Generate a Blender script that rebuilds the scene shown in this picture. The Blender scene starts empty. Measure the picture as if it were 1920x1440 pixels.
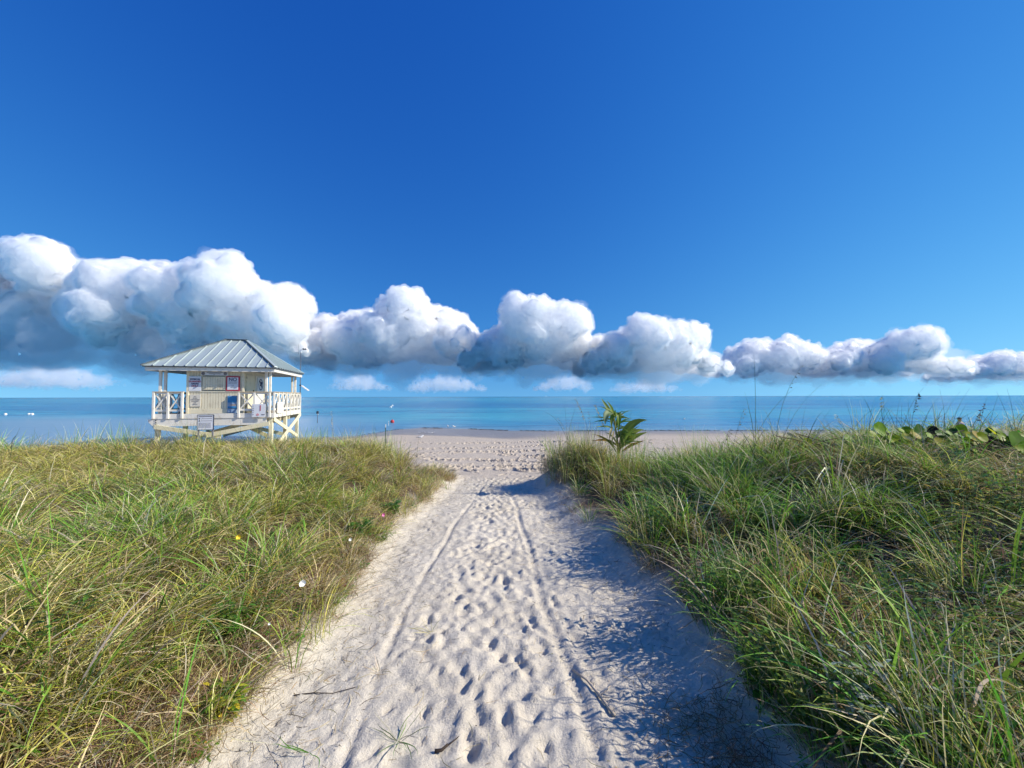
import bpy, bmesh, math, random
import numpy as np
from mathutils import Vector, Matrix, noise as mnoise
R = math.radians
random.seed(7)
rng = np.random.default_rng(11)
scene = bpy.context.scene
COL = scene.collection

# ------------------------------------------------------------------ camera
EYE = 1.75
FPX = 740.0                      # focal length in pixels of the 1920 px wide photograph
cam_d = bpy.data.cameras.new('camera')
cam_d.sensor_width = 36.0
cam_d.lens = 36.0 * FPX / 1920.0
cam_d.clip_start = 0.05
cam_d.clip_end = 120000.0
cam = bpy.data.objects.new('camera', cam_d)
COL.objects.link(cam)
cam.location = (0, 0, EYE)
cam.matrix_world = (Matrix.Translation((0, 0, EYE)) @ Matrix.Rotation(R(90 + 1.82), 4, 'X')
                    @ Matrix.Rotation(R(-0.13), 4, 'Z'))
scene.camera = cam

# ------------------------------------------------------------------ sky and sun
SUN_AZ, SUN_EL = 92.0, 33.0      # clockwise from straight ahead, above the horizon
world = bpy.data.worlds.new('World')
scene.world = world
world.use_nodes = True
nt = world.node_tree
for n in list(nt.nodes):
    nt.nodes.remove(n)
sky = nt.nodes.new('ShaderNodeTexSky')
sky.sky_type = 'NISHITA'
sky.sun_disc = False
sky.sun_elevation = R(SUN_EL)
sky.sun_rotation = R(SUN_AZ)
sky.air_density = 1.0
sky.dust_density = 0.0
sky.ozone_density = 4.0
sky.altitude = 0
hsv = nt.nodes.new('ShaderNodeHueSaturation')
hsv.inputs['Saturation'].default_value = 1.13
bg = nt.nodes.new('ShaderNodeBackground')
bg.inputs['Strength'].default_value = 0.13
wo = nt.nodes.new('ShaderNodeOutputWorld')
tco = nt.nodes.new('ShaderNodeTexCoord')        # clear sea air: the whitish haze layer of the model is lifted out of the sky
sep = nt.nodes.new('ShaderNodeSeparateXYZ'); cmb = nt.nodes.new('ShaderNodeCombineXYZ')
mx = nt.nodes.new('ShaderNodeMath'); mx.operation = 'MAXIMUM'; mx.inputs[1].default_value = 0.0
mul = nt.nodes.new('ShaderNodeMath'); mul.operation = 'MULTIPLY_ADD'; mul.inputs[1].default_value = 0.80; mul.inputs[2].default_value = 0.20
nt.links.new(tco.outputs['Generated'], sep.inputs[0])
nt.links.new(sep.outputs[0], cmb.inputs[0]); nt.links.new(sep.outputs[1], cmb.inputs[1])
nt.links.new(sep.outputs[2], mx.inputs[0]); nt.links.new(mx.outputs[0], mul.inputs[0]); nt.links.new(mul.outputs[0], cmb.inputs[2])
nrm = nt.nodes.new('ShaderNodeVectorMath'); nrm.operation = 'NORMALIZE'
nt.links.new(cmb.outputs[0], nrm.inputs[0]); nt.links.new(nrm.outputs[0], sky.inputs['Vector'])
nt.links.new(sky.outputs[0], hsv.inputs['Color'])
tint = nt.nodes.new('ShaderNodeMix'); tint.data_type = 'RGBA'; tint.blend_type = 'MULTIPLY'
tint.inputs[0].default_value = 1.0; tint.inputs[7].default_value = (0.74, 1.01, 1.08, 1)
nt.links.new(hsv.outputs[0], tint.inputs[6])
gmu = nt.nodes.new('ShaderNodeVectorMath'); gmu.operation = 'SCALE'; gmu.inputs['Scale'].default_value = 0.17
gmd = nt.nodes.new('ShaderNodeVectorMath'); gmd.operation = 'SCALE'; gmd.inputs['Scale'].default_value = 1.0 / 0.17
srgb = nt.nodes.new('ShaderNodeSeparateXYZ'); crgb = nt.nodes.new('ShaderNodeCombineXYZ')
nt.links.new(tint.outputs[2], gmu.inputs[0]); nt.links.new(gmu.outputs[0], srgb.inputs[0])
chan = []
for k, (p_, a_) in enumerate(((2.0, 4.8), (1.36, 1.137), (0.71, 0.862))):      # the camera's deep, clean rendering of a clear blue sky
    pw = nt.nodes.new('ShaderNodeMath'); pw.operation = 'POWER'; pw.inputs[1].default_value = p_
    ml = nt.nodes.new('ShaderNodeMath'); ml.operation = 'MULTIPLY'; ml.inputs[1].default_value = a_
    nt.links.new(srgb.outputs[k], pw.inputs[0]); nt.links.new(pw.outputs[0], ml.inputs[0]); chan.append(ml.outputs[0])
mn = nt.nodes.new('ShaderNodeMath'); mn.operation = 'MINIMUM'
nt.links.new(chan[0], mn.inputs[0]); nt.links.new(chan[1], mn.inputs[1])
for k, o_ in enumerate((mn.outputs[0], chan[1], chan[2])): nt.links.new(o_, crgb.inputs[k])
nt.links.new(crgb.outputs[0], gmd.inputs[0])
nt.links.new(gmd.outputs[0], bg.inputs['Color'])
nt.links.new(bg.outputs[0], wo.inputs['Surface'])

sun_d = bpy.data.lights.new('sun', 'SUN')
sun_d.energy = 4.8
sun_d.angle = R(0.53)
sun_d.color = (1.0, 0.92, 0.79)
sun = bpy.data.objects.new('sun', sun_d)
COL.objects.link(sun)
sdir = Vector((math.sin(R(SUN_AZ)) * math.cos(R(SUN_EL)), math.cos(R(SUN_AZ)) * math.cos(R(SUN_EL)), math.sin(R(SUN_EL))))
sun.rotation_euler = (-sdir).to_track_quat('-Z', 'Y').to_euler()
sun.location = sdir * 60

scene.view_settings.view_transform = 'Standard'
scene.view_settings.look = 'None'
scene.view_settings.gamma = 1.0
scene.view_settings.exposure = 0.36
scene.render.engine = 'CYCLES'
cy = scene.cycles
cy.use_denoising = True
cy.max_bounces = 40
cy.diffuse_bounces = 2
cy.glossy_bounces = 3
cy.transmission_bounces = 4
cy.transparent_max_bounces = 8
cy.volume_bounces = 36
cy.use_adaptive_sampling = True
cy.adaptive_threshold = 0.02

# ------------------------------------------------------------------ helpers
def tag(o, label=None, cat=None, group=None, kind=None):
    if label: o['label'] = label
    if cat: o['category'] = cat
    if group: o['group'] = group
    if kind: o['kind'] = kind
    return o

def mesh_obj(name, verts, faces, mat=None, parent=None, smooth=False, loc=None):
    me = bpy.data.meshes.new(name)
    me.from_pydata([tuple(v) for v in verts], [], faces)
    me.update()
    if smooth:
        me.polygons.foreach_set('use_smooth', [True] * len(me.polygons))
    o = bpy.data.objects.new(name, me)
    COL.objects.link(o)
    if mat: me.materials.append(mat)
    if parent: o.parent = parent
    if loc is not None: o.location = loc
    return o

def bm_obj(name, bm, mat=None, parent=None, smooth=False, loc=None):
    me = bpy.data.meshes.new(name)
    bm.normal_update()
    bm.to_mesh(me); bm.free()
    if smooth:
        me.polygons.foreach_set('use_smooth', [True] * len(me.polygons))
    o = bpy.data.objects.new(name, me)
    COL.objects.link(o)
    if mat: me.materials.append(mat)
    if parent: o.parent = parent
    if loc is not None: o.location = loc
    return o

def empty(name, loc=(0, 0, 0), rz=0.0):
    o = bpy.data.objects.new(name, None)
    o.empty_display_size = 0.2
    o.location = loc
    o.rotation_euler = (0, 0, rz)
    COL.objects.link(o)
    return o

def copy_tree(o, parent=None):
    c = o.copy()
    COL.objects.link(c)
    c.parent = parent
    for ch in o.children:
        copy_tree(ch, c)
    return c

def add_box(bm, c, s, rot=None, bevel=0.0):
    """box centred at c with full sizes s, optional rotation matrix"""
    m = Matrix.Translation(c)
    if rot is not None: m = m @ rot.to_4x4()
    r = bmesh.ops.create_cube(bm, size=1.0, matrix=m @ Matrix.Diagonal((s[0], s[1], s[2], 1)))
    if bevel > 0:
        es = list({e for v in r['verts'] for e in v.link_edges})
        bmesh.ops.bevel(bm, geom=es, offset=bevel, segments=1, affect='EDGES')

def add_bar(bm, a, b, w, h, up=(0, 0, 1), bevel=0.0):
    """rectangular bar from a to b"""
    a, b = Vector(a), Vector(b)
    z = (b - a); L = z.length; z.normalize()
    x = Vector(up).cross(z)
    if x.length < 1e-4: x = Vector((1, 0, 0)).cross(z)
    x.normalize(); y = z.cross(x)
    m = Matrix((x, y, z)).transposed()
    add_box(bm, (a + b) / 2, (w, h, L), m, bevel)

def add_tube(bm, pts, rad, seg=8, cap=True):
    rings = []
    n = len(pts)
    pts = [Vector(p) for p in pts]
    rad = rad if isinstance(rad, (list, tuple)) else [rad] * n
    prev = None
    for i, p in enumerate(pts):
        d = (pts[min(i + 1, n - 1)] - pts[max(i - 1, 0)]).normalized()
        x = prev if prev is not None else (Vector((1, 0, 0)) if abs(d.x) < .9 else Vector((0, 1, 0)))
        x = (x - d * x.dot(d)).normalized(); prev = x
        y = d.cross(x)
        rings.append([bm.verts.new(p + (x * math.cos(t) + y * math.sin(t)) * rad[i])
                      for t in (2 * math.pi * k / seg for k in range(seg))])
    for i in range(n - 1):
        for k in range(seg):
            bm.faces.new((rings[i][k], rings[i][(k + 1) % seg], rings[i + 1][(k + 1) % seg], rings[i + 1][k]))
    if cap:
        bm.faces.new(rings[0][::-1]); bm.faces.new(rings[-1])

class NT:
    """small node-tree builder"""
    def __init__(s, name):
        s.m = bpy.data.materials.new(name); s.m.use_nodes = True
        s.t = s.m.node_tree
        for n in list(s.t.nodes): s.t.nodes.remove(n)
        s.out = s.t.nodes.new('ShaderNodeOutputMaterial')
    def n(s, typ, **kw):
        nd = s.t.nodes.new(typ)
        for k, v in kw.items():
            if k.startswith('in_'):
                nd.inputs[k[3:].replace('_', ' ')].default_value = v
            else: setattr(nd, k, v)
        return nd
    def l(s, a, b): s.t.links.new(a, b)
    def ramp(s, fac, stops, interp='LINEAR'):
        r = s.t.nodes.new('ShaderNodeValToRGB'); r.color_ramp.interpolation = interp
        e = r.color_ramp.elements
        while len(e) < len(stops): e.new(0.5)
        for k, (p, c) in enumerate(stops):
            e[k].position = p; e[k].color = (*c, 1) if len(c) == 3 else c
        if fac is not None: s.l(fac, r.inputs[0])
        return r
    def noise(s, scale, detail=3, rough=0.55, vec=None, dist=0.0):
        n = s.t.nodes.new('ShaderNodeTexNoise')
        n.inputs['Scale'].default_value = scale; n.inputs['Detail'].default_value = detail
        n.inputs['Roughness'].default_value = rough; n.inputs['Distortion'].default_value = dist
        if vec is not None: s.l(vec, n.inputs['Vector'])
        return n
    def mix(s, fac, a, b, blend='MIX'):
        m = s.t.nodes.new('ShaderNodeMix'); m.data_type = 'RGBA'; m.blend_type = blend
        for sock, v in ((m.inputs[0], fac), (m.inputs[6], a), (m.inputs[7], b)):
            if hasattr(v, 'is_linked') or isinstance(v, bpy.types.NodeSocket): s.l(v, sock)
            elif isinstance(v, (int, float)): sock.default_value = v
            else: sock.default_value = (*v, 1) if len(v) == 3 else v
        return m.outputs[2]
    def math(s, op, a, b=None, clamp=False):
        m = s.t.nodes.new('ShaderNodeMath'); m.operation = op; m.use_clamp = clamp
        for k, v in enumerate((a, b)):
            if v is None: continue
            if isinstance(v, bpy.types.NodeSocket): s.l(v, m.inputs[k])
            else: m.inputs[k].default_value = v
        return m.outputs[0]
    def bsdf(s, color, rough=0.7, spec=0.3, bump=None, bump_str=0.3, bump_dist=0.01, **kw):
        p = s.t.nodes.new('ShaderNodeBsdfPrincipled')
        if isinstance(color, bpy.types.NodeSocket): s.l(color, p.inputs['Base Color'])
        else: p.inputs['Base Color'].default_value = (*color, 1)
        if isinstance(rough, bpy.types.NodeSocket): s.l(rough, p.inputs['Roughness'])
        else: p.inputs['Roughness'].default_value = rough
        p.inputs['Specular IOR Level'].default_value = spec
        for k, v in kw.items(): p.inputs[k.replace('_', ' ')].default_value = v
        if bump is not None:
            b = s.t.nodes.new('ShaderNodeBump'); b.inputs['Strength'].default_value = bump_str
            b.inputs['Distance'].default_value = bump_dist
            s.l(bump, b.inputs['Height']); s.l(b.outputs[0], p.inputs['Normal'])
        s.l(p.outputs[0], s.out.inputs['Surface'])
        return p

def simple_mat(name, col, rough=0.6, spec=0.3, var=0.12, scale=3.0, dirt=None, dirt_amt=0.4, metallic=0.0, bump=0.0):
    """painted / plain surface with uneven tone, stains and faint relief"""
    t = NT(name)
    tc = t.n('ShaderNodeTexCoord')
    a = t.noise(scale, 4, 0.6, tc.outputs['Object'])
    lo = tuple(c * (1 - var) for c in col); hi = tuple(min(1, c * (1 + var)) for c in col)
    c = t.ramp(a.outputs[0], [(0.3, lo), (0.7, hi)]).outputs[0]
    if dirt:
        b = t.noise(scale * 2.3, 6, 0.7, tc.outputs['Object'])
        f = t.ramp(b.outputs[0], [(0.52, (0, 0, 0)), (0.75, (dirt_amt,) * 3)]).outputs[0]
        c = t.mix(f, c, dirt)
    g = t.noise(scale * 30, 3, 0.6, tc.outputs['Object'])
    t.bsdf(c, rough, spec, bump=g.outputs[0] if bump else None, bump_str=bump, bump_dist=0.004, Metallic=metallic)
    return t.m

# ------------------------------------------------------------------ clouds (volumes of scattering droplets, lit by the sun and sky)
def cloud_mat(name, dens, col=(0.9995, 0.9995, 1.0)):
    m = bpy.data.materials.new(name); m.use_nodes = True
    t = m.node_tree
    for n in list(t.nodes): t.nodes.remove(n)
    o = t.nodes.new('ShaderNodeOutputMaterial')
    v = t.nodes.new('ShaderNodeVolumeScatter')
    v.inputs['Color'].default_value = (*col, 1)
    v.inputs['Density'].default_value = dens
    v.inputs['Anisotropy'].default_value = 0.0
    t.links.new(v.outputs[0], o.inputs['Volume'])
    return m
def cloud_surface(name):
    t = NT(name)
    geo = t.n('ShaderNodeNewGeometry')
    a = t.noise(.011, 6, .62, geo.outputs['Position'])
    p = t.bsdf((.994, .994, .994), 1.0, 0.0, bump=a.outputs[0], bump_str=.22, bump_dist=60)
    p.subsurface_method = 'RANDOM_WALK'
    p.inputs['Subsurface Weight'].default_value = 1.0
    p.inputs['Subsurface Radius'].default_value = (1, 1, 1)
    p.inputs['Subsurface Scale'].default_value = 3600.0
    p.inputs['Subsurface Anisotropy'].default_value = 0.3
    return t.m
def ico(sub):
    b = bmesh.new(); bmesh.ops.create_icosphere(b, subdivisions=sub, radius=1.0)
    v = np.array([x.co[:] for x in b.verts]); f = np.array([[q.index for q in p.verts] for p in b.faces]); b.free()
    return v, f
ICO = {1: ico(1), 2: ico(2)}
def cloud_mesh(parts, voxel, disp, shift, mat):
    V, F, n = [], [], 0
    for c, r, sub in parts:
        v, f = ICO[sub]
        V.append(v * r + c); F.append(f + n); n += len(v)
    V = np.concatenate(V); F = np.concatenate(F)
    me = bpy.data.meshes.new('cloud_src')
    me.vertices.add(len(V)); me.vertices.foreach_set('co', V.ravel())
    me.loops.add(F.size); me.loops.foreach_set('vertex_index', F.ravel())
    me.polygons.add(len(F)); me.polygons.foreach_set('loop_start', np.arange(0, F.size, 3))
    me.update(calc_edges=True)
    tmp = bpy.data.objects.new('cloud_src', me); COL.objects.link(tmp)
    rm = tmp.modifiers.new('r', 'REMESH'); rm.mode = 'VOXEL'; rm.voxel_size = voxel
    for size, stren in disp:
        tx = bpy.data.textures.new('cl%d' % size, 'CLOUDS'); tx.noise_scale = size; tx.noise_depth = 3
        tx.noise_basis = 'ORIGINAL_PERLIN'
        dm = tmp.modifiers.new('d', 'DISPLACE'); dm.texture = tx; dm.strength = stren; dm.mid_level = .5; dm.texture_coords = 'GLOBAL'
    tmp.location = (shift, 0, 0)
    bpy.context.view_layer.update()
    dg = bpy.context.evaluated_depsgraph_get()
    me2 = bpy.data.meshes.new_from_object(tmp.evaluated_get(dg))
    bpy.data.objects.remove(tmp, do_unlink=True)
    me2.materials.clear(); me2.materials.append(mat)
    me2.polygons.foreach_set('use_smooth', [True] * len(me2.polygons))
    return me2
def cloud(label, profile, base, D, depth, mat, seed, voxel=28.0, rough=1.0, wisps=True, lift=16):
    """profile: outline of the cloud's top as (bearing, height) in units of D/740; base: its floor in the same units"""
    rr = random.Random(seed)
    k = D / FPX
    parts = []
    is_head = []
    def puff(x, z, r, y, sq=0.9, sub=2, head=False):
        is_head.append(head)
        parts.append((np.array((x * k, y, z * k)), np.array((r * k * rr.uniform(.9, 1.25), r * k * rr.uniform(.9, 1.2), r * k * sq)), sub))
    xs = [p[0] for p in profile]; zs = [p[1] + lift * min(1, (p[1] - base) / 40) for p in profile]; base -= lift * .45
    x = xs[0]
    while x < xs[-1]:
        top = float(np.interp(x, xs, zs)); h = max(top - base, 4)
        r = min(h * rr.uniform(.28, .42), 52 * rr.uniform(.6, 1))
        y = rr.uniform(-.5, .5) * depth
        tops = [(x, top - r * .95, r, y)]
        z = base + r * .55
        while z < top - r:
            tops.append((x + rr.uniform(-.5, .5) * r, z, r * rr.uniform(.75, 1.15), rr.uniform(-.5, .5) * depth))
            z += r * .8
        for ti, (px, pz, pr, py) in enumerate(tops):
            hd = ti == 0 or pz > base + (top - base) * .36
            puff(px, pz, pr * (.94 if hd else 1), py, head=hd)
            for _ in range(34):            # smaller heads budding from each dome
                d = Vector((rr.gauss(0, 1), -abs(rr.gauss(0, 1)), rr.gauss(.35, .8))).normalized()
                q = pr * (rr.uniform(.24, .46) if rr.random() < .4 else rr.uniform(.09, .24))
                puff(px + d.x * pr * .97, pz + d.z * pr * .88, q, py + d.y * pr * k * .95, .9, 1 if q < 8 else 2, hd)
        x += r * rr.uniform(.4, .75)
    x = xs[0]
    while x < xs[-1]:                      # flat-bottomed skirt
        h = float(np.interp(x, xs, zs)) - base
        q = min(max(h * .22, 4), 22) * rr.uniform(.7, 1.2)
        puff(x, base + q * .5, q, rr.uniform(-.5, .5) * depth, .5)
        x += q * .9
    s = D / 8000 * rough
    # crisp sunlit heads of dense droplets; the body, skirt and ragged edges are thinner
    heads = [p for p, q in zip(parts, is_head) if q] if wisps else parts
    me = cloud_mesh(heads, voxel, ((600, 150 * s), (230, 170 * s), (95, 100 * s), (50, 26 * s)), seed * 917.0, mat)
    o = bpy.data.objects.new('cumulus_cloud', me); COL.objects.link(o)
    o.location = (0, D, EYE)
    tag(o, label, 'cloud', 'cumulus clouds over the sea')
    if wisps:
        pw = [(c, r * 1.1 + 20, sub) for c, r, sub in parts if r[0] > 7 * k]
        mw = cloud_mesh(pw, voxel * 1.3, ((500, 300 * s), (220, 260 * s), (100, 130 * s)), seed * 531.0, M_CLOUD_WISP)
        w = bpy.data.objects.new('wisps', mw); COL.objects.link(w); w.parent = o
        fr_ = [(c, r * 1.02 + 48, sub) for c, r, sub in heads]
        mf = cloud_mesh(fr_, voxel, ((600, 150 * s), (230, 200 * s), (95, 150 * s), (50, 70 * s)), seed * 917.0, M_CLOUD_FRINGE)
        w = bpy.data.objects.new('fringe', mf); COL.objects.link(w); w.parent = o
    return o
M_CLOUD = cloud_surface('cloud_billows')
M_CLOUD_WISP = cloud_mat('cloud_wisps', 0.0007)
M_CLOUD_FRINGE = cloud_mat('cloud_fringe', 0.0058)
M_CLOUD_THIN = cloud_mat('cloud_droplets_thin', 0.0009)
cloud('tallest and widest cumulus bank, with a long grey-blue underside, behind the lifeguard tower',
      [(-1300, 120), (-1120, 165), (-1040, 215), (-965, 238), (-925, 232), (-885, 200), (-850, 222), (-800, 252), (-745, 256), (-705, 232), (-660, 200), (-600, 216),
       (-560, 190), (-520, 206), (-480, 212), (-430, 186), (-395, 150), (-372, 104), (-350, 84)], 74, 8000, 2300, M_CLOUD, 3)
cloud('puffy white cumulus with several rounded heads just right of the tower roof',
      [(-370, 80), (-345, 106), (-322, 148), (-300, 118), (-262, 138), (-230, 104), (-195, 152), (-162, 168), (-135, 138), (-98, 136), (-70, 96), (-40, 78), (0, 66)], 56, 8600, 1600, M_CLOUD, 5)
cloud('white cumulus with a sharp peak and a long sloping shoulder above the path',
      [(-90, 62), (-50, 84), (-12, 106), (30, 156), (55, 150), (96, 134), (128, 104), (165, 78), (200, 74), (240, 66)], 52, 8300, 1500, M_CLOUD, 8)
cloud('bright white cumulus with a steep right edge above the young palm',
      [(130, 60), (170, 84), (210, 104), (240, 124), (278, 112), (308, 122), (335, 98), (345, 66), (375, 50)], 44, 8100, 1500, M_CLOUD, 12)
cloud('low ragged white cumulus bank over the sea beyond the tall grass stalks',
      [(408, 56), (440, 80), (490, 92), (540, 82), (580, 68), (615, 76), (655, 84), (700, 98), (740, 92), (765, 68), (785, 54)], 40, 8800, 1300, M_CLOUD, 17)
cloud('small white cumulus low over the sea beyond the round-leaved shrub',
      [(815, 40), (850, 54), (900, 66), (940, 60), (965, 46), (1000, 38)], 34, 9000, 1100, M_CLOUD, 19)
far = [([(-990, 38), (-930, 52), (-860, 60), (-800, 46), (-760, 36)], 22, 'thin pale cloud strip low over the sea left of the tower'),
       ([(-330, 20), (-305, 40), (-280, 44), (-255, 28), (-235, 18)], 14, 'faint wispy little cloud low on the horizon beyond the buoys'),
       ([(-190, 18), (-160, 36), (-120, 40), (-80, 30), (-50, 18)], 12, 'pair of faint puffs low on the horizon above the wet sand spit'),
       ([(40, 16), (80, 36), (120, 38), (150, 18)], 12, 'faint hazy puff low on the horizon above the end of the path'),
       ([(190, 14), (220, 28), (260, 30), (300, 16)], 10, 'faint hazy puff low on the horizon above the palm')]
for i, (pf, b, lab) in enumerate(far):
    cloud(lab, pf, b, 15000, 1500, M_CLOUD_THIN, 31 + i, voxel=50, rough=1.5, wisps=False, lift=0)

# ------------------------------------------------------------------ ground: one sheet of sand, dunes, path, beach and sea bed
_perm = np.random.default_rng(5).random((256, 256))
def vnoise(x, y):
    xi = np.floor(x).astype(int); yi = np.floor(y).astype(int)
    fx = x - xi; fy = y - yi
    fx = fx * fx * (3 - 2 * fx); fy = fy * fy * (3 - 2 * fy)
    g = lambda a, b: _perm[a & 255, b & 255]
    return (g(xi, yi) * (1 - fx) + g(xi + 1, yi) * fx) * (1 - fy) + (g(xi, yi + 1) * (1 - fx) + g(xi + 1, yi + 1) * fx) * fy
def fbm(x, y, oct=4, gain=.5):
    s = 0; a = 1; t = 0
    for i in range(oct):
        s = s + a * vnoise(x * 2 ** i + 17 * i, y * 2 ** i + 31 * i); t += a; a *= gain
    return s / t
def sstep(a, b, x):
    t = np.clip((x - a) / (b - a), 0, 1); return t * t * (3 - 2 * t)
def path_left(y):  return np.interp(y, [-9, 1.7, 2.7, 4.2, 6, 8.0, 9.0], [-1.7, -1.42, -1.42, -1.48, -1.52, -1.42, -1.35]) + .16 * (vnoise(y * 1.3, y * 0 + 3.3) - .5)
def path_right(y): return np.interp(y, [-9, 1.8, 3.1, 4.6, 6.2, 8.6, 9.2], [1.7, 1.28, 1.28, 1.08, .82, .42, .5]) + .22 * (vnoise(y * 1.5, y * 0 + 8.7) - .5)
def dune_dist(x, y):
    """metres inside the left and the right dune"""
    yl = 9.5 + .9 * (vnoise(x * .45, x * 0 + 2.2) - .5)
    yr = np.interp(x, [0, 1, 2.5, 5, 9, 20], [9.1, 9.4, 9.3, 8.6, 9.2, 9.5]) + .7 * (vnoise(x * .6, x * 0 + 5.1) - .5)
    def inside(a, b):
        a = np.minimum(a, 3); b = np.minimum(b, 3)
        return np.where((a > 0) & (b > 0), -np.log(np.exp(-3 * a) + np.exp(-3 * b)) / 3, np.minimum(a, b))
    return inside(path_left(y) - x, yl - y), inside(x - path_right(y), yr - y)
def shore(x): return np.interp(x, [-60, -26, -20, -13, -9.6, -8.6, -7, -3, 0, 4, 60], [17, 18, 20.5, 24, 24.8, 29.5, 31, 29.8, 28.2, 28, 28]) + .5 * (vnoise(x * .3, x * 0 + 1.7) - .5)
SEA_Z = -0.70
def base_height(x, y):
    s = shore(x) - y
    spit = sstep(-10, -8, x) * (1 - sstep(-1, 4, x)) * (1 - sstep(5, 9, s)) + (1 - sstep(-10, -8.5, x)) * .0
    zb = SEA_Z + np.where(s > 0, .026 * s * (1 - .7 * spit) + .01 * np.minimum(s, 1), np.maximum(.035 * s, -6))
    zp = np.interp(y, [-9, 4, 7, 9.4], [.05, 0, -.08, -.22])
    w = sstep(8.6, 10.5, y)
    z = zp * (1 - w) + np.minimum(zb, -.16) * w
    dl, dr = dune_dist(x, y)
    hl = .16 * sstep(-.25, .35, dl) + .24 * sstep(.1, 1.8, dl) + .31 * sstep(3, 8.5, y) * sstep(.2, 1.8, dl) + .26 * (fbm(x * .35 + 3, y * .35, 3) - .38) * sstep(.2, 1.5, dl)
    hl += .10 * np.exp(-((x + 3.3) / 1.4) ** 2 - ((y - 8.6) / .9) ** 2) + .10 * np.exp(-((x + 8) / 3) ** 2 - ((y - 8.4) / 1.2) ** 2)
    hl -= .14 * np.exp(-((x + 9.9) / .9) ** 2 - ((y - 8.6) / 1.6) ** 2)
    rid = np.where(x < 5, np.exp(-((x - 5) / 2.4) ** 2), 1.0) * np.exp(-((y - 5.2) / 2.6) ** 2)
    hr = .17 * sstep(-.3, .35, dr) + .17 * sstep(.1, 1.5, dr) + .68 * rid * sstep(.2, 2.4, dr) + .2 * (fbm(x * .5, y * .5 + 9, 3) - .45) * sstep(.2, 1.4, dr)
    hr += .42 * np.exp(-((x - 1.35) / .66) ** 2 - ((y - 8.2) / .65) ** 2)
    return z + hl + hr
def spaced(segs):
    out = [segs[0][0]]
    for a, b, s0, s1 in segs:
        x = a
        while x < b - 1e-9:
            x = min(b, x + s0 + (s1 - s0) * (x - a) / (b - a)); out.append(x)
    return np.array(out)
xp = spaced([(0, 1.5, .02, .02), (1.5, 7, .02, .09), (7, 40, .09, 1.6), (40, 300, 6, 60), (300, 60000, 200, 20000)])
GX = np.concatenate([-xp[:0:-1], xp])
GY = spaced([(-9, .9, .5, .12), (.9, 4.5, .019, .019), (4.5, 10, .019, .04), (10, 21, .04, .10), (21, 36, .10, .4), (36, 300, .6, 60), (300, 60000, 200, 20000)])
XX, YY = np.meshgrid(GX, GY)
ZZ = base_height(XX, YY)
Z_SMOOTH = ZZ.copy()
DL, DR = dune_dist(XX, YY)
open_sand = (1 - sstep(-.1, .25, np.maximum(DL, DR)))
trod = open_sand * (1 - sstep(19, 23, YY))
lump = (fbm(XX * 2.2, YY * 2.2, 4) - .5) * .045 + (fbm(XX * 7, YY * 7, 3) - .5) * .026 + (fbm(XX * 21, YY * 21, 2) - .5) * .021 * (1 - sstep(4, 8, YY))
near = 1 - sstep(9, 10.5, YY)
ZZ += trod * lump * (near + .35 * (1 - near))
ZZ += (1 - open_sand) * (fbm(XX * 4, YY * 4, 3) - .5) * .06 * (1 - sstep(9, 11, YY))
def stamp(cx, cy, ang, la, lb, depth, rim=.35, soft=1.0):
    r = max(la, lb) * 2.0
    i0, i1 = np.searchsorted(GX, (cx - r, cx + r)); j0, j1 = np.searchsorted(GY, (cy - r, cy + r))
    if i1 - i0 < 2 or j1 - j0 < 2: return
    x = XX[j0:j1, i0:i1] - cx; y = YY[j0:j1, i0:i1] - cy
    u = (x * math.cos(ang) + y * math.sin(ang)) / la; v = (-x * math.sin(ang) + y * math.cos(ang)) / lb
    d = np.sqrt(u * u + v * v)
    ZZ[j0:j1, i0:i1] += -depth * (1 - sstep(.35 * soft, 1.0, d)) + depth * rim * np.exp(-((d - 1.18) / .22) ** 2)
fr = random.Random(21)
for k in range(1500):                                    # footprints up and down the path
    y = fr.uniform(.7, 9.6); mid = float((path_left(np.array(y)) + path_right(np.array(y))) / 2)
    x = fr.gauss(-.16, .36) + (mid + .1) * .5
    if x < float(np.interp(y, [0, 2.7, 6, 9.5], [-.7, -.74, -.62, -1.1])): continue
    if x < float(path_left(np.array(y))) + .35 or x > float(path_right(np.array(y))) - .1: continue
    a = math.pi / 2 + fr.gauss(0, .6)
    s = fr.uniform(.5, .95)
    dp = fr.uniform(.003, .011)
    stamp(x, y, a, .15 * s, .075 * s, dp, .4, .5)
    stamp(x + math.cos(a) * .08 * s, y + math.sin(a) * .08 * s, a, .075 * s, .062 * s, dp * .5, .15)
for k in range(3200):                                    # small pits and kicked-up crumbs
    y = fr.uniform(.8, 9.5); x = fr.uniform(-1.5, 1.4)
    stamp(x, y, fr.uniform(0, 3), fr.uniform(.02, .05), fr.uniform(.015, .035), fr.uniform(-.014, .016), .2)
def rut(pts, half, depth, tread):
    py_ = np.array([p[1] for p in pts]); px_ = np.array([p[0] for p in pts])
    c = np.interp(YY, py_, px_) + .012 * np.sin(YY * 3.1)
    u = (XX - c) / half
    m = (YY < py_[-1]) * (YY > .5) * (1 - .6 * sstep(5, 9, YY)) * (.65 + .35 * sstep(.3, .55, vnoise(YY * 1.7, YY * 0 + px_[0] * 9)))
    sides = np.exp(-((np.abs(u) - 1.45) / .4) ** 2) * .003
    w = np.exp(-(u ** 2) ** 2)
    global ZZ
    k_ = np.clip(w + .4 * sides / .003, 0, 1) * m * .8
    ZZ = ZZ * (1 - k_) + (Z_SMOOTH + .35 * lump) * k_
    ZZ = ZZ + m * (sides - depth * w + w * tread * np.sign(np.sin(YY * 2 * math.pi / .045 + np.abs(u) * 2)) * .5)
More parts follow.
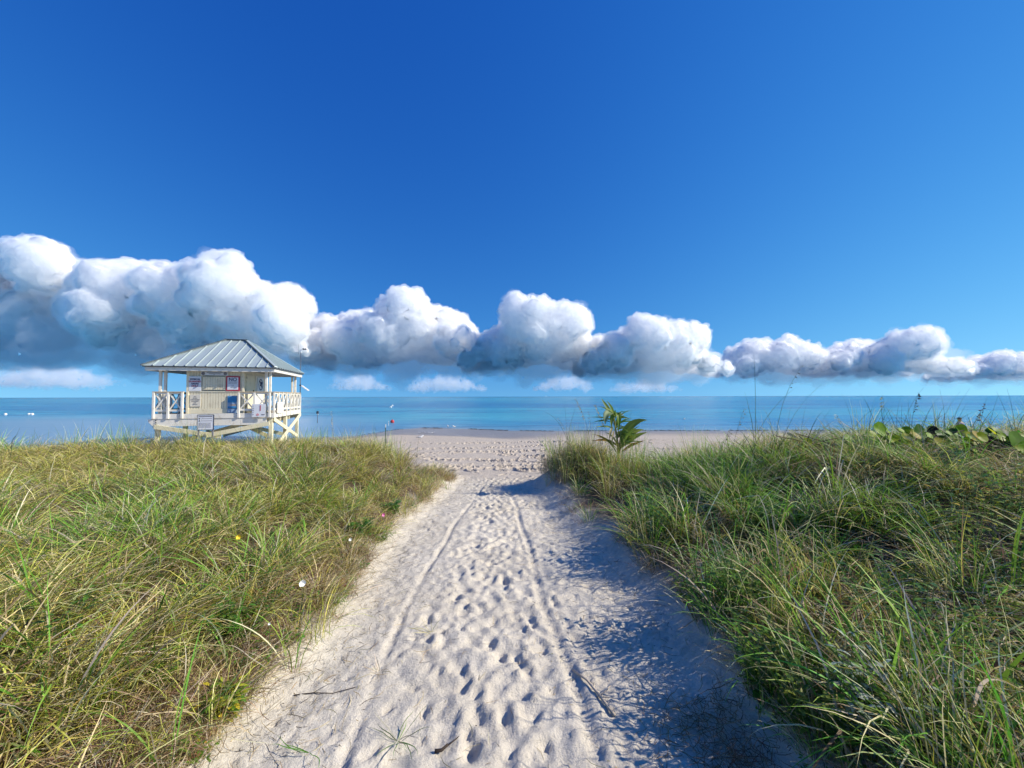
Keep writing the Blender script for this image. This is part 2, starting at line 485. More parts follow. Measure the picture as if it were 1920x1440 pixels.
rut([(-.78, .6), (-.80, 1.9), (-.87, 2.7), (-.86, 4.2), (-.78, 6), (-.66, 7.5), (-.6, 9.3)], .03, .015, .009)
rut([(.46, .6), (.42, 1.9), (.355, 2.6), (.25, 3.6), (.17, 5), (0, 7.2), (-.1, 9.3)], .038, .018, .01)
def lug_track(pts, width, step, depth, bars=(.13, .035)):
    """tractor tyre: rows of slanted lugs pressed into the beach along a curve"""
    P = [Vector(p) for p in pts]; acc = 0
    for a, b in zip(P[:-1], P[1:]):
        L = (b - a).length; d = (b - a) / L; n = Vector((-d.y, d.x)); t = acc
        while t < L:
            q = a + d * t; th = math.atan2(d.y, d.x)
            for sgn in (-1, 1):
                if fr.random() < .8:
                    j = q + n * (sgn * width * fr.uniform(.4, .6)) + d * fr.uniform(-.07, .07)
                    stamp(j.x, j.y, th + math.pi / 2 - sgn * .7, bars[0], bars[1], depth * 1.5 * fr.uniform(.5, 1.3), .5, 1.4)
            t += step
        acc = t - L
lug_track([(-7, 9.9), (-3, 10.55), (0, 10.8), (4, 11.4), (9, 12.0)], .42, .27, .075, (.19, .07))
lug_track([(-7, 10.9), (-3, 11.3), (0, 11.5), (5, 12.1)], .4, .3, .05, (.17, .06))
lug_track([(9, 12.6), (3, 13.2), (.3, 13.6), (-.4, 14.5), (.6, 15.4), (4, 15.8), (10, 16.2)], .34, .26, .06, (.18, .065))
lug_track([(9, 14.6), (2, 15.3), (-2.6, 14.6), (-3.6, 13.6), (-2.4, 12.6), (2, 12.4)], .34, .26, .06, (.18, .065))
lug_track([(-8, 16.3), (-4, 15.6), (-1, 16.4), (3, 18.2), (10, 19.0)], .34, .3, .06, (.18, .07))
lug_track([(-9, 18.6), (-3, 18.0), (2, 19.4), (10, 20.6)], .34, .3, .06, (.18, .07))
for k in range(320):                                   # trodden beach
    y = 9.6 + 12 * fr.random() ** 1.2; x = fr.uniform(-.75, .75) * y
    stamp(x, y, fr.uniform(0, 3.1), fr.uniform(.08, .16), fr.uniform(.05, .08), fr.uniform(.012, .04), .4)
for k in range(60):                                     # a line of prints across the wet spit
    y = 25.6 + .3 * math.sin(k * .3); x = -7 + k * .14
    stamp(x, y, .2, .12, .07, .02, .3)
from_y, from_x = len(GY), len(GX)
V = np.stack([XX.ravel(), YY.ravel(), ZZ.ravel()], 1)
ii = np.arange(from_y * from_x).reshape(from_y, from_x)
F = np.stack([ii[:-1, :-1].ravel(), ii[:-1, 1:].ravel(), ii[1:, 1:].ravel(), ii[1:, :-1].ravel()], 1)
me = bpy.data.meshes.new('sand_ground')
me.vertices.add(len(V)); me.vertices.foreach_set('co', V.ravel())
me.loops.add(F.size); me.loops.foreach_set('vertex_index', F.ravel())
me.polygons.add(len(F)); me.polygons.foreach_set('loop_start', np.arange(0, F.size, 4))
me.update(calc_edges=True)
me.polygons.foreach_set('use_smooth', np.ones(len(F), bool))
wet = 1 - sstep(.035, .17, ZZ - SEA_Z + .05 * (fbm(XX * .6, YY * .6, 3) - .5))
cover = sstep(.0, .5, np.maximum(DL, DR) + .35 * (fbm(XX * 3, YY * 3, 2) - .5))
beach = sstep(8.8, 10, YY)
colr = np.stack([wet.ravel(), cover.ravel(), beach.ravel(), np.ones(V.shape[0])], 1)
at = me.attributes.new('zones', 'FLOAT_COLOR', 'POINT'); at.data.foreach_set('color', colr.ravel())
ground = bpy.data.objects.new('sand_ground', me); COL.objects.link(ground)
tag(ground, kind='structure')
t = NT('sand')
zn = t.n('ShaderNodeAttribute', attribute_name='zones')
sp = t.n('ShaderNodeSeparateColor'); t.l(zn.outputs['Color'], sp.inputs[0])
geo = t.n('ShaderNodeNewGeometry')
n1 = t.noise(1.3, 5, .6, geo.outputs['Position']); n2 = t.noise(45, 3, .7, geo.outputs['Position']); n3 = t.noise(420, 2, .6, geo.outputs['Position'])
c = t.ramp(n1.outputs[0], [(.3, (.60, .54, .435)), (.7, (.71, .65, .54))]).outputs[0]
c = t.mix(sp.outputs[2], c, (.52, .45, .365))
g = t.ramp(n2.outputs[0], [(.30, (.80, .80, .80)), (.5, (1, 1, 1))]).outputs[0]
c = t.mix(.75, c, g, 'MULTIPLY')
g = t.ramp(n3.outputs[0], [(.33, (.66, .64, .62)), (.5, (1, 1, 1))]).outputs[0]
c = t.mix(.5, c, g, 'MULTIPLY')
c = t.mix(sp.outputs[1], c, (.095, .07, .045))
c = t.mix(sp.outputs[0], c, (.27, .25, .225))
rg = t.ramp(sp.outputs[0], [(.2, (.9, .9, .9)), (1.0, (.32, .32, .32))]).outputs[0]
hb = t.math('ADD', t.math('MULTIPLY', n2.outputs[0], 1.0), t.math('MULTIPLY', n3.outputs[0], .3))
t.bsdf(c, rg, .25, bump=hb, bump_str=.75, bump_dist=.016)
me.materials.append(t.m)
def ground_z(x, y):
    i = min(max(int(np.searchsorted(GX, x)), 1), from_x - 1); j = min(max(int(np.searchsorted(GY, y)), 1), from_y - 1)
    fx = (x - GX[i - 1]) / (GX[i] - GX[i - 1]); fy = (y - GY[j - 1]) / (GY[j] - GY[j - 1])
    return float((ZZ[j-1, i-1] * (1 - fx) + ZZ[j-1, i] * fx) * (1 - fy) + (ZZ[j, i-1] * (1 - fx) + ZZ[j, i] * fx) * fy)
def at(px, py, d):
    """the point d metres ahead of the camera seen at a pixel of the photograph"""
    return Vector(((px - 960) / FPX * d, d, EYE + (743.5 - py) / FPX * d))

# ------------------------------------------------------------------ sea
sx = spaced([(0, 60, 1.0, 3), (60, 60000, 20, 20000)]); sx = np.concatenate([-sx[:0:-1], sx])
sy = spaced([(15, 60, .8, 2), (60, 60000, 10, 20000)])
SX, SY = np.meshgrid(sx, sy)
ii = np.arange(SX.size).reshape(SX.shape)
sf = np.stack([ii[:-1, :-1].ravel(), ii[:-1, 1:].ravel(), ii[1:, 1:].ravel(), ii[1:, :-1].ravel()], 1)
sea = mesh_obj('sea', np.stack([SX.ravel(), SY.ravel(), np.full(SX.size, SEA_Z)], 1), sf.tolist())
dsh = np.clip(SY - shore(SX), 0, 1e5)                    # metres from the shore: shallow sand shows pale through the water
a_ = sea.data.attributes.new('depth', 'FLOAT', 'POINT'); a_.data.foreach_set('value', (np.log10(1 + dsh) / 4).ravel())
calm = (1 - sstep(-20, -3, SX + (SY - 30) * .36)) * (1 - sstep(20, 44, dsh))
b_ = sea.data.attributes.new('calm', 'FLOAT', 'POINT'); b_.data.foreach_set('value', calm.ravel())
tag(sea, kind='structure')
t = NT('sea_water')
dp = t.n('ShaderNodeAttribute', attribute_name='depth'); cm = t.n('ShaderNodeAttribute', attribute_name='calm')
geo = t.n('ShaderNodeNewGeometry')
mp = t.n('ShaderNodeMapping'); mp.inputs['Scale'].default_value = (.02, .045, 1); t.l(geo.outputs['Position'], mp.inputs[0])
pat = t.noise(1, 4, .6, mp.outputs[0])
mp2 = t.n('ShaderNodeMapping'); mp2.inputs['Scale'].default_value = (.5, 1.6, 1); t.l(geo.outputs['Position'], mp2.inputs[0])
w1 = t.noise(1, 4, .6, mp2.outputs[0], .4)
mp3 = t.n('ShaderNodeMapping'); mp3.inputs['Scale'].default_value = (.07, .25, 1); t.l(geo.outputs['Position'], mp3.inputs[0])
w2 = t.noise(1, 4, .6, mp3.outputs[0], .3)
c = t.ramp(dp.outputs['Fac'], [(0.0, (.30, .38, .40)), (.10, (.18, .38, .48)), (.24, (.07, .31, .47)), (.36, (.08, .38, .50)), (.48, (.06, .28, .45)), (.62, (.08, .36, .49)), (1.0, (.06, .27, .43))]).outputs[0]
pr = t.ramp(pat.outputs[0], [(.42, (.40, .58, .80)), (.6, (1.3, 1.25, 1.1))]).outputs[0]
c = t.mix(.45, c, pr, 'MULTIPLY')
c = t.mix(t.math('MULTIPLY', cm.outputs['Fac'], .85), c, (.22, .37, .48))  # calm water made paler: reflected sky put into its base colour
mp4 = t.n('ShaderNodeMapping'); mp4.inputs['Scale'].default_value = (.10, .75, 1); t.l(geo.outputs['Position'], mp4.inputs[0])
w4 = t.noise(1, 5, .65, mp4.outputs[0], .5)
c = t.mix(t.math('SUBTRACT', .75, t.math('MULTIPLY', cm.outputs['Fac'], .6)), c, t.ramp(w4.outputs[0], [(.36, (.62, .70, .80)), (.5, (1, 1, 1)), (.64, (1.28, 1.22, 1.14))]).outputs[0], 'MULTIPLY')  # light and dark faces of the ripples painted into the water colour
hs = t.math('ADD', t.math('ADD', t.math('MULTIPLY', w4.outputs[0], .5), t.math('MULTIPLY', w1.outputs[0], .35)), t.math('MULTIPLY', w2.outputs[0], 1.0))
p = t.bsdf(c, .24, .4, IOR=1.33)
b = t.n('ShaderNodeBump'); b.inputs['Distance'].default_value = 1.8
t.l(hs, b.inputs['Height']); t.l(t.math('SUBTRACT', .55, t.math('MULTIPLY', cm.outputs['Fac'], .49)), b.inputs['Strength'])
t.l(b.outputs[0], p.inputs['Normal'])
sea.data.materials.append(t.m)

# ------------------------------------------------------------------ leaf and blade materials
def leaf_mat(name, trans=.4, rough=.5, attr='bcol', var=.25, spec=.3):
    t = NT(name)
    a = t.n('ShaderNodeAttribute', attribute_name=attr)
    oi = t.n('ShaderNodeObjectInfo')
    h = t.n('ShaderNodeHueSaturation')
    t.l(a.outputs['Color'], h.inputs['Color'])
    t.l(t.math('ADD', t.math('MULTIPLY', oi.outputs['Random'], .05), .475), h.inputs['Hue'])
    t.l(t.math('ADD', t.math('MULTIPLY', oi.outputs['Random'], var * 2), 1 - var), h.inputs['Value'])
    p = t.bsdf(h.outputs[0], rough, spec)
    tr = t.n('ShaderNodeBsdfTranslucent'); t.l(h.outputs[0], tr.inputs['Color'])
    mx = t.n('ShaderNodeMixShader'); mx.inputs[0].default_value = trans
    t.l(p.outputs[0], mx.inputs[1]); t.l(tr.outputs[0], mx.inputs[2]); t.l(mx.outputs[0], t.out.inputs['Surface'])
    return t.m
M_GRASS = leaf_mat('grass_blade', .3, .5, spec=.16)
M_LEAF = leaf_mat('green_leaf', .35, .35, var=.2)

def pick(r, table):
    x = r.random() * sum(w for w, _ in table)
    for w, c in table:
        x -= w
        if x <= 0: break
    v = r.uniform(.8, 1.2)
    return np.array([max(0, q * v * r.uniform(.92, 1.08)) for q in c])

OLIVE = [(2.8, (.36, .36, .05)), (4.4, (.62, .57, .13)), (4.2, (.80, .68, .34)), (.8, (.14, .21, .035)), (1.5, (.32, .21, .10))]
STRAW = [(4, (.56, .45, .26)), (2, (.34, .23, .12)), (2, (.68, .60, .42)), (1, (.25, .23, .08)), (1.4, (.15, .09, .05))]
GREEN = [(3.5, (.15, .31, .035)), (3, (.26, .43, .06)), (1.8, (.42, .45, .18)), (.8, (.07, .13, .03)), (1.5, (.68, .61, .42))]
RUST = [(3, (.40, .24, .11)), (3, (.50, .36, .19)), (1, (.24, .13, .07)), (1, (.55, .44, .27))]

def blade_arrays(r, base, phi, L, th0, th1, w, col, seg=5, twist=0.0, tipcol=None, kink=None, wob=.15):
    """one arching blade: strip that tapers to a point"""
    vs, cs = [], []
    p = np.array(base, float); ph = phi; side_tw = r.uniform(-.9, .9) if twist == 0 else twist
    for i in range(seg + 1):
        f = i / seg
        th = th0 + (th1 - th0) * (f ** 1.3)
        if kink and f > kink[0]: th += kink[1]
        d = np.array((math.sin(th) * math.cos(ph), math.sin(th) * math.sin(ph), math.cos(th)))
        s = np.array((-math.sin(ph), math.cos(ph), 0))
        nrm = np.cross(d, s)
        sv = s * math.cos(side_tw) + nrm * math.sin(side_tw)
        ww = w * .5 * (min(1, .55 + 1.2 * f) if f < .45 else 1 - ((f - .45) / .55) ** 1.7)
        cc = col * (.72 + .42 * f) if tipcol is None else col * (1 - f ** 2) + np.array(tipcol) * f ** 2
        if i == seg:
            vs.append(p.copy()); cs.append(cc)
        else:
            vs += [p - sv * ww, p + sv * ww]; cs += [cc, cc]
        p = p + d * (L / seg)
        ph += r.uniform(-wob, wob)
    fs = [(2 * i, 2 * i + 1, 2 * i + 3, 2 * i + 2) for i in range(seg - 1)] + [(2 * seg - 2, 2 * seg - 1, 2 * seg)]
    return vs, fs, cs

def leaf_arrays(base, d, up, L, w, col, seg=4, droop=.3, fold=.25):
    """small pointed oval leaf"""
    d = Vector(d).normalized(); s = d.cross(Vector(up))
    if s.length < .01: s = Vector((1, 0, 0))
    s.normalize(); n = s.cross(d)
    vs, fs, cs = [], [], []
    for i in range(seg + 1):
        f = i / seg
        c = Vector(base) + d * (L * f) - n * (droop * L * f * f)
        ww = w * .5 * math.sin(math.pi * min(1, .06 + f * .94) ** .8)
        vs += [c - s * ww + n * ww * fold, c, c + s * ww + n * ww * fold]; cs += [col * .95, col * .8, col * 1.05]
    for i in range(seg):
        a = 3 * i
        fs += [(a, a + 1, a + 4, a + 3), (a + 1, a + 2, a + 5, a + 4)]
    return vs, fs, cs

def join_arrays(items):
    V, F, C = [], [], []
    for v, f, c in items:
        n = len(V)
        V += [tuple(x) for x in v]; F += [tuple(q + n for q in p) for p in f]; C += [(float(x[0]), float(x[1]), float(x[2]), 1.0) for x in c]
    return V, F, C
def colored_mesh(name, items, mat):
    V, F, C = join_arrays(items)
    me = bpy.data.meshes.new(name); me.from_pydata(V, [], F); me.update()
    a = me.attributes.new('bcol', 'FLOAT_COLOR', 'POINT'); a.data.foreach_set('color', np.array(C, dtype=np.float32).ravel())
    me.polygons.foreach_set('use_smooth', [True] * len(me.polygons))
    me.materials.append(mat)
    return me
def link(name, me, parent=None, loc=None):
    o = bpy.data.objects.new(name, me); COL.objects.link(o)
    if parent: o.parent = parent
    if loc is not None: o.location = loc
    return o

def clump(kind, seed):
    r = random.Random(seed); it = []
    if kind == 'oat':
        n, rad = 44, .12
        for _ in range(n):
            a = r.uniform(0, 6.28); q = rad * r.random() ** .6
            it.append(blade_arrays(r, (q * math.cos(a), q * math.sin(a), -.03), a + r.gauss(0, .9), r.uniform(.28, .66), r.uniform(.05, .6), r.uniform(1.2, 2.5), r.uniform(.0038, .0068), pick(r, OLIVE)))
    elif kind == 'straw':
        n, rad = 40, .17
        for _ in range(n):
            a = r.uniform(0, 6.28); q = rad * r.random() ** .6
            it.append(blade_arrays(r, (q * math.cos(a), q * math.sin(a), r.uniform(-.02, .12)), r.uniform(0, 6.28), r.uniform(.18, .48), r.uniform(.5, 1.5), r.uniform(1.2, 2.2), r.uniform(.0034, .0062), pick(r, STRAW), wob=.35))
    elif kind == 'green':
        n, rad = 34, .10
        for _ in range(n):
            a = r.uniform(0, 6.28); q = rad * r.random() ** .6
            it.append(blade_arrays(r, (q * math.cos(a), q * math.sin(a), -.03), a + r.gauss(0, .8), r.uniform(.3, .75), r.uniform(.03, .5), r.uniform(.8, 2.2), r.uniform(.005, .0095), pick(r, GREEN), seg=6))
    elif kind == 'rust':
        for _ in range(70):
            a = r.uniform(0, 6.28); q = .16 * r.random() ** .6
            it.append(blade_arrays(r, (q * math.cos(a), q * math.sin(a), r.uniform(-.01, .05)), r.uniform(0, 6.28), r.uniform(.08, .26), r.uniform(.3, 1.5), r.uniform(1.0, 2.4), r.uniform(.0022, .0038), pick(r, RUST), seg=4, wob=.5))
    elif kind == 'leafy':
        for _ in range(14):
            a = r.uniform(0, 6.28); q = .14 * r.random() ** .6
            h = r.uniform(.06, .24); lean = r.uniform(0, .6); top = Vector((q * math.cos(a) + math.cos(a) * lean * h, q * math.sin(a) + math.sin(a) * lean * h, h))
            it.append(blade_arrays(r, (q * math.cos(a), q * math.sin(a), -.02), a, h * 1.1, lean * .8, lean, .003, np.array((.12, .13, .05)), seg=2))
            for k in range(7):
                b = r.uniform(0, 6.28)
                it.append(leaf_arrays(top * r.uniform(.35, 1) , (math.cos(b), math.sin(b), r.uniform(-.1, .7)), (0, 0, 1), r.uniform(.022, .045), r.uniform(.011, .02), pick(r, [(3, (.11, .25, .03)), (2, (.17, .33, .04)), (.6, (.26, .32, .05)), (.25, (.55, .42, .05))]), seg=3))
    elif kind == 'broad':   # coarse blades close to the path
        for _ in range(17):
            a = r.uniform(0, 6.28); q = .06 * r.random()
            dead = r.random() < .35
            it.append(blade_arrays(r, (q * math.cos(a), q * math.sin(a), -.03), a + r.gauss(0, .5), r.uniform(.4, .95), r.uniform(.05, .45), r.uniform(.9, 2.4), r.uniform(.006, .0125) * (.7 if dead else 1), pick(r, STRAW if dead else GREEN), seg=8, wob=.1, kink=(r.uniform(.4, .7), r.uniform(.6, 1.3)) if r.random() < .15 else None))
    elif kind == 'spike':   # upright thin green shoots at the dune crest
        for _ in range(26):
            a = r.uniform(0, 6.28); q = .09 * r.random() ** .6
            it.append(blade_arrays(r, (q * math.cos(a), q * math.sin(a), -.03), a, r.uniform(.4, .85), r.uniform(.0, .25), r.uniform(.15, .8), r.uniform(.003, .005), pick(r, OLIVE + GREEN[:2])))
    return colored_mesh('clump_' + kind, it, M_GRASS if kind != 'leafy' else M_LEAF)
KINDS = ['oat'] * 7 + ['straw'] * 5 + ['green'] * 5 + ['rust'] * 3 + ['leafy'] * 4 + ['spike'] * 3 + ['broad'] * 5
lib = bpy.data.collections.new('grass_clumps')          # sources for the scattered ground cover, not in the scene
KIDX = {}
for i, kd in enumerate(KINDS):
    o = bpy.data.objects.new('clump_%02d_%s' % (i, kd), clump(kd, 100 + i)); lib.objects.link(o)
    KIDX.setdefault(kd, []).append(i)

def scatter_group(name):
    g = bpy.data.node_groups.new(name, 'GeometryNodeTree')
    g.interface.new_socket('Geometry', in_out='INPUT', socket_type='NodeSocketGeometry')
    g.interface.new_socket('Geometry', in_out='OUTPUT', socket_type='NodeSocketGeometry')
    i = g.nodes.new('NodeGroupInput'); o = g.nodes.new('NodeGroupOutput')
    ci = g.nodes.new('GeometryNodeCollectionInfo'); ci.inputs['Collection'].default_value = lib
    ci.inputs['Separate Children'].default_value = True; ci.inputs['Reset Children'].default_value = True
    ip = g.nodes.new('GeometryNodeInstanceOnPoints'); ip.inputs['Pick Instance'].default_value = True
    def attr(nm, ty):
        n = g.nodes.new('GeometryNodeInputNamedAttribute'); n.data_type = ty; n.inputs[0].default_value = nm; return n.outputs[0]
    g.links.new(i.outputs[0], ip.inputs['Points']); g.links.new(ci.outputs[0], ip.inputs['Instance'])
    g.links.new(attr('ci', 'INT'), ip.inputs['Instance Index'])
    g.links.new(attr('rot', 'FLOAT_VECTOR'), ip.inputs['Rotation'])
    g.links.new(attr('scl', 'FLOAT_VECTOR'), ip.inputs['Scale'])
    g.links.new(ip.outputs[0], o.inputs[0])
    return g
SCATTER = scatter_group('scatter_clumps')
def scatter(name, pts, label, cat):
    """pts: rows of x, y, z, clump index, tilt x, tilt y, turn, scale xy, scale z"""
    P = np.array(pts)
    me = bpy.data.meshes.new(name); me.vertices.add(len(P)); me.vertices.foreach_set('co', P[:, :3].ravel()); me.update()
    a = me.attributes.new('ci', 'INT', 'POINT'); a.data.foreach_set('value', P[:, 3].astype(np.int32))
    a = me.attributes.new('rot', 'FLOAT_VECTOR', 'POINT'); a.data.foreach_set('vector', P[:, 4:7].ravel())
    a = me.attributes.new('scl', 'FLOAT_VECTOR', 'POINT'); a.data.foreach_set('vector', P[:, [7, 7, 8]].ravel())
    o = bpy.data.objects.new(name, me); COL.objects.link(o)
    m = o.modifiers.new('scatter', 'NODES'); m.node_group = SCATTER
    tag(o, label, cat, kind='stuff')
    return o

gr = random.Random(77)
def fill(side):
    pts = []
    def put(x, y, kd, s, sz=None, tilt=.12):
        z = ground_z(x, y)
        pts.append((x, y, z, gr.choice(KIDX[kd]), gr.gauss(0, tilt), gr.gauss(0, tilt), gr.uniform(0, 6.283), s, sz or s))
    y = -2.4
    cell = .0
    n_try = 8600 if side < 0 else 6400
    for _ in range(n_try):
        y = -2.0 + 12.2 * gr.random() ** 1.15
        span = 1.42 * max(y, .2) + 1.6
        x = side * (gr.uniform(.2, 1) * span) if gr.random() < .9 else side * gr.uniform(.2, 3.0)
        dl, dr = dune_dist(np.array(x), np.array(y))
        d = float(dl if side < 0 else dr)
        if d < .0: continue
        n1_ = float(fbm(np.array(x * .9 + 40), np.array(y * .9), 3)); n2_ = float(fbm(np.array(x * .6 + 90), np.array(y * .6 + 7), 3))
        edge = d < (.5 if side < 0 else .32)
        u = gr.random()
        s = gr.uniform(.8, 1.25)
        gap = float(fbm(np.array(x * 2.1 + 11), np.array(y * 2.1 + 5), 2))
        if gap < (.38 if side < 0 or y > 5 else .44) and gr.random() < (.8 if side < 0 else .5): continue            # dark hollows between the clumps
        if side < 0:
            if edge:
                kd = 'rust' if u < .6 else ('straw' if u < .82 else ('leafy' if u < .88 else 'oat')); s *= .55 if d < .15 else .8
            elif u < .20 + .3 * (n1_ > .56): kd = 'straw'
            elif u < .90 - .25 * (n2_ > .60): kd = 'oat'
            elif u < .915: kd = 'green'
            else: kd = 'leafy' if n2_ > .5 else 'oat'
            if kd == 'oat' and y > 7.5 and gr.random() < .3: kd = 'spike'
            if kd == 'oat' and y < 2.6 and gr.random() < .22: kd = 'broad'
            s *= .92; sz = s * (.66 + .8 * (n1_ - .35)) * (1.0 if y < 7 else 1.15)
        else:
            if edge:
                kd = 'rust' if u < .3 else ('straw' if u < .72 else ('leafy' if u < .84 else 'green')); s *= .6 if d < .15 else .85
            elif u < .20 + .24 * (n1_ > .54): kd = 'straw'
            elif u < .64 - .2 * (n1_ > .54): kd = 'green'
            elif u < .72: kd = 'oat'
            elif u < .97: kd = 'leafy'
            else: kd = 'spike'
            if y < 3.6 and kd in ('green', 'oat') and gr.random() < .65: kd = 'broad'
            if y < 3.2 and kd == 'straw' and gr.random() < .35: continue
            if x < 2.4 and y > 7.0 and kd == 'green' and gr.random() < .7: kd = gr.choice(['rust', 'straw', 'oat', 'spike'])
            sz = s * (.76 + .8 * (n1_ - .35))
            if abs(x - 5.2) < 1.4 and 4.0 < y < 5.6: sz *= .6; kd = 'leafy' if gr.random() < .4 else kd     # room for the sea grape
            if abs(x - 1.4) < .7 and y > 7.3: sz *= 1.25
        if not edge and gap < (.45 if side < 0 else .52) and y < (7.5 if side < 0 else 4.2):   # low matted hollows between the stands
            kd = gr.choice(['straw', 'leafy', 'leafy', 'green']) if side > 0 else gr.choice(['straw', 'oat', 'rust', 'leafy']); sz *= .55
        if side > 0 and not edge:                               # brown matted patches between fresh green stands
            pt = float(fbm(np.array(x * .75 + 60), np.array(y * .75 + 21), 2))
            if pt < .46 and kd in ('green', 'broad') and gr.random() < .75: kd = gr.choice(['straw', 'straw', 'oat', 'rust', 'leafy']); sz *= .72
            elif pt > .56 and kd in ('straw', 'oat') and gr.random() < .6: kd = gr.choice(['green', 'green', 'leafy']); sz *= 1.1
        if side > 0 and abs(x - 4.6) < 1.6 and 3.1 < y < 4.1: sz *= .72
        put(x, y, kd, s, sz)
    if side < 0:                                                # brown fringe along the sandy lip
        for _ in range(420):
            y = gr.uniform(.6, 9.3); x = float(path_left(np.array(y))) - gr.uniform(-.03, .55)
            if float(dune_dist(np.array(x), np.array(y))[0]) < -.04: continue
            put(x, y, gr.choice(['rust', 'rust', 'straw', 'oat', 'leafy']), gr.uniform(.55, .95), gr.uniform(.5, .9))
    if side > 0:                                                # taller growth along the lip of the bank and about the palm
        for _ in range(40):
            y = gr.uniform(1.0, 4.6); x = float(path_right(np.array(y))) + gr.uniform(.12, .5)
            put(x, y, gr.choice(['broad', 'spike', 'green', 'straw']), gr.uniform(.8, 1.1), gr.uniform(.7, 1.15), .2)
        for _ in range(90):
            put(gr.gauss(4.3, .6), gr.gauss(4.2, .35), gr.choice(['leafy', 'leafy', 'green', 'straw', 'oat']), gr.uniform(.8, 1.1), gr.uniform(.6, .85))
        for _ in range(46):
            put(gr.gauss(1.95, .35), gr.gauss(7.15, .28), gr.choice(['straw', 'oat', 'spike', 'rust', 'green']), gr.uniform(.8, 1.1), gr.uniform(.85, 1.25))
    if side > 0:                                                # the matted mound left of the palm
        for _ in range(150):
            x = gr.gauss(1.3, .38); y = gr.gauss(8.1, .36)
            if float(dune_dist(np.array(x), np.array(y))[1]) < .02: continue
            put(x, y, gr.choice(['straw', 'rust', 'rust', 'oat', 'spike', 'straw']), gr.uniform(.8, 1.15), gr.uniform(.75, 1.15))
    return pts
scatter('dune_grass', fill(-1), 'olive and straw dune grass matting the low dune in front of the lifeguard tower', 'grass')
scatter('dune_grass', fill(1), 'green and straw dune grass on the higher dune around the young palm', 'grass')

# ------------------------------------------------------------------ lifeguard tower
TC = (-14.76, 21.15); TH = R(15.5)
TU = Vector((math.cos(TH), math.sin(TH), 0)); TV = Vector((-math.sin(TH), math.cos(TH), 0))
def tw(u, v, z): return Vector((TC[0], TC[1], 0)) + TU * u + TV * v + Vector((0, 0, z))
M_WHITE = simple_mat('white_paint', (.78, .75, .66), .55, .3, .06, 2.0, (.42, .34, .22), .6, bump=.15)
M_CREAM = simple_mat('cream_cladding', (.76, .69, .50), .6, .3, .06, 1.6, (.44, .36, .23), .55, bump=.15)
M_YELLOW = simple_mat('yellow_cream_timber', (.76, .70, .47), .6, .3, .08, 2.0, (.45, .36, .2), .4, bump=.15)  # under-deck timber, a little yellower than the cladding
M_ROOF = simple_mat('seafoam_metal_roof', (.43, .50, .49), .38, .5, .07, 1.2, (.36, .43, .43), .4, metallic=.2)
M_TRIM = simple_mat('dark_roof_edge', (.06, .075, .085), .5, .4, .1)
M_RAILTOP = simple_mat('weathered_rail_cap', (.48, .38, .24), .75, .2, .15, 4, (.3, .22, .14), .5)
M_DARK = simple_mat('dark_fittings', (.03, .03, .035), .5, .4, .2)
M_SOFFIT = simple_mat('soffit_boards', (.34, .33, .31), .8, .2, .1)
M_DECK = simple_mat('deck_boards', (.45, .40, .32), .8, .2, .15)
tower = empty('lifeguard_tower', (TC[0], TC[1], ground_z(*TC)), TH)
tag(tower, 'cream and white wooden lifeguard tower on stilts with a seafoam metal hip roof', 'lifeguard tower')
Z0 = tower.location.z
def T(bm, name, mat, parent=None, smooth=False):
    for v in bm.verts: v.co.z -= Z0
    return bm_obj(name, bm, mat, parent or tower, smooth)
DU0, DU1, DV0, DV1 = -2.5, 2.42, -2.4, 2.85       # deck outline
FL, EDGE0, BEAM0, RAIL = .97, .74, .40, 2.0       # floor, edge-board foot, beam foot, rail top
# deck, boards laid one by one
n = 34
bw = (DV1 - DV0 - .1) / n
for i in range(n):
    bm = bmesh.new(); add_box(bm, ((DU0 + DU1) / 2, DV0 + .05 + bw * (i + .5), FL - .02), (DU1 - DU0 - .1, bw - .008, .036)); T(bm, 'deck_board', M_DECK)
for (a, b) in (((DU0, DV0), (DU1, DV0)), ((DU0, DV1), (DU1, DV1))):
    bm = bmesh.new(); add_box(bm, ((a[0] + b[0]) / 2, a[1], (FL + EDGE0) / 2 + .004), (b[0] - a[0], .045, FL - EDGE0), None, .006); T(bm, 'edge_board', M_WHITE)
for u in (DU0, DU1):
    bm = bmesh.new(); add_box(bm, (u, (DV0 + DV1) / 2, (FL + EDGE0) / 2 - .003), (.05, DV1 - DV0 + .06, FL - EDGE0 + .02), None, .006); T(bm, 'edge_board', M_WHITE)
bm = bmesh.new()                                    # long front beam, snipped at its left end
add_box(bm, (-.16, DV0 + .05, (EDGE0 + BEAM0) / 2), (4.6, .09, EDGE0 - BEAM0 - .004), None, .006); T(bm, 'front_beam', M_WHITE)
bm = bmesh.new()
vs = [bm.verts.new(p) for p in ((-2.465, DV0 + .095, BEAM0 + .002), (-2.465, DV0 + .005, BEAM0 + .002), (-2.465, DV0 + .005, EDGE0 - .003), (-2.465, DV0 + .095, EDGE0 - .003),
                                (-2.66, DV0 + .005, EDGE0 - .003), (-2.66, DV0 + .095, EDGE0 - .003), (-2.66, DV0 + .005, EDGE0 - .12), (-2.66, DV0 + .095, EDGE0 - .12))]
for f in ((1, 2, 4, 6), (0, 7, 5, 3), (2, 3, 5, 4), (4, 5, 7, 6), (6, 7, 0, 1), (0, 3, 2, 1)): bm.faces.new([vs[k] for k in f])
T(bm, 'beam_end', M_WHITE)
for v in (-.8, .9, 2.7):
    bm = bmesh.new(); add_box(bm, (0, v, (EDGE0 + .5) / 2), (4.7, .08, EDGE0 - .5)); T(bm, 'floor_joist', M_YELLOW)
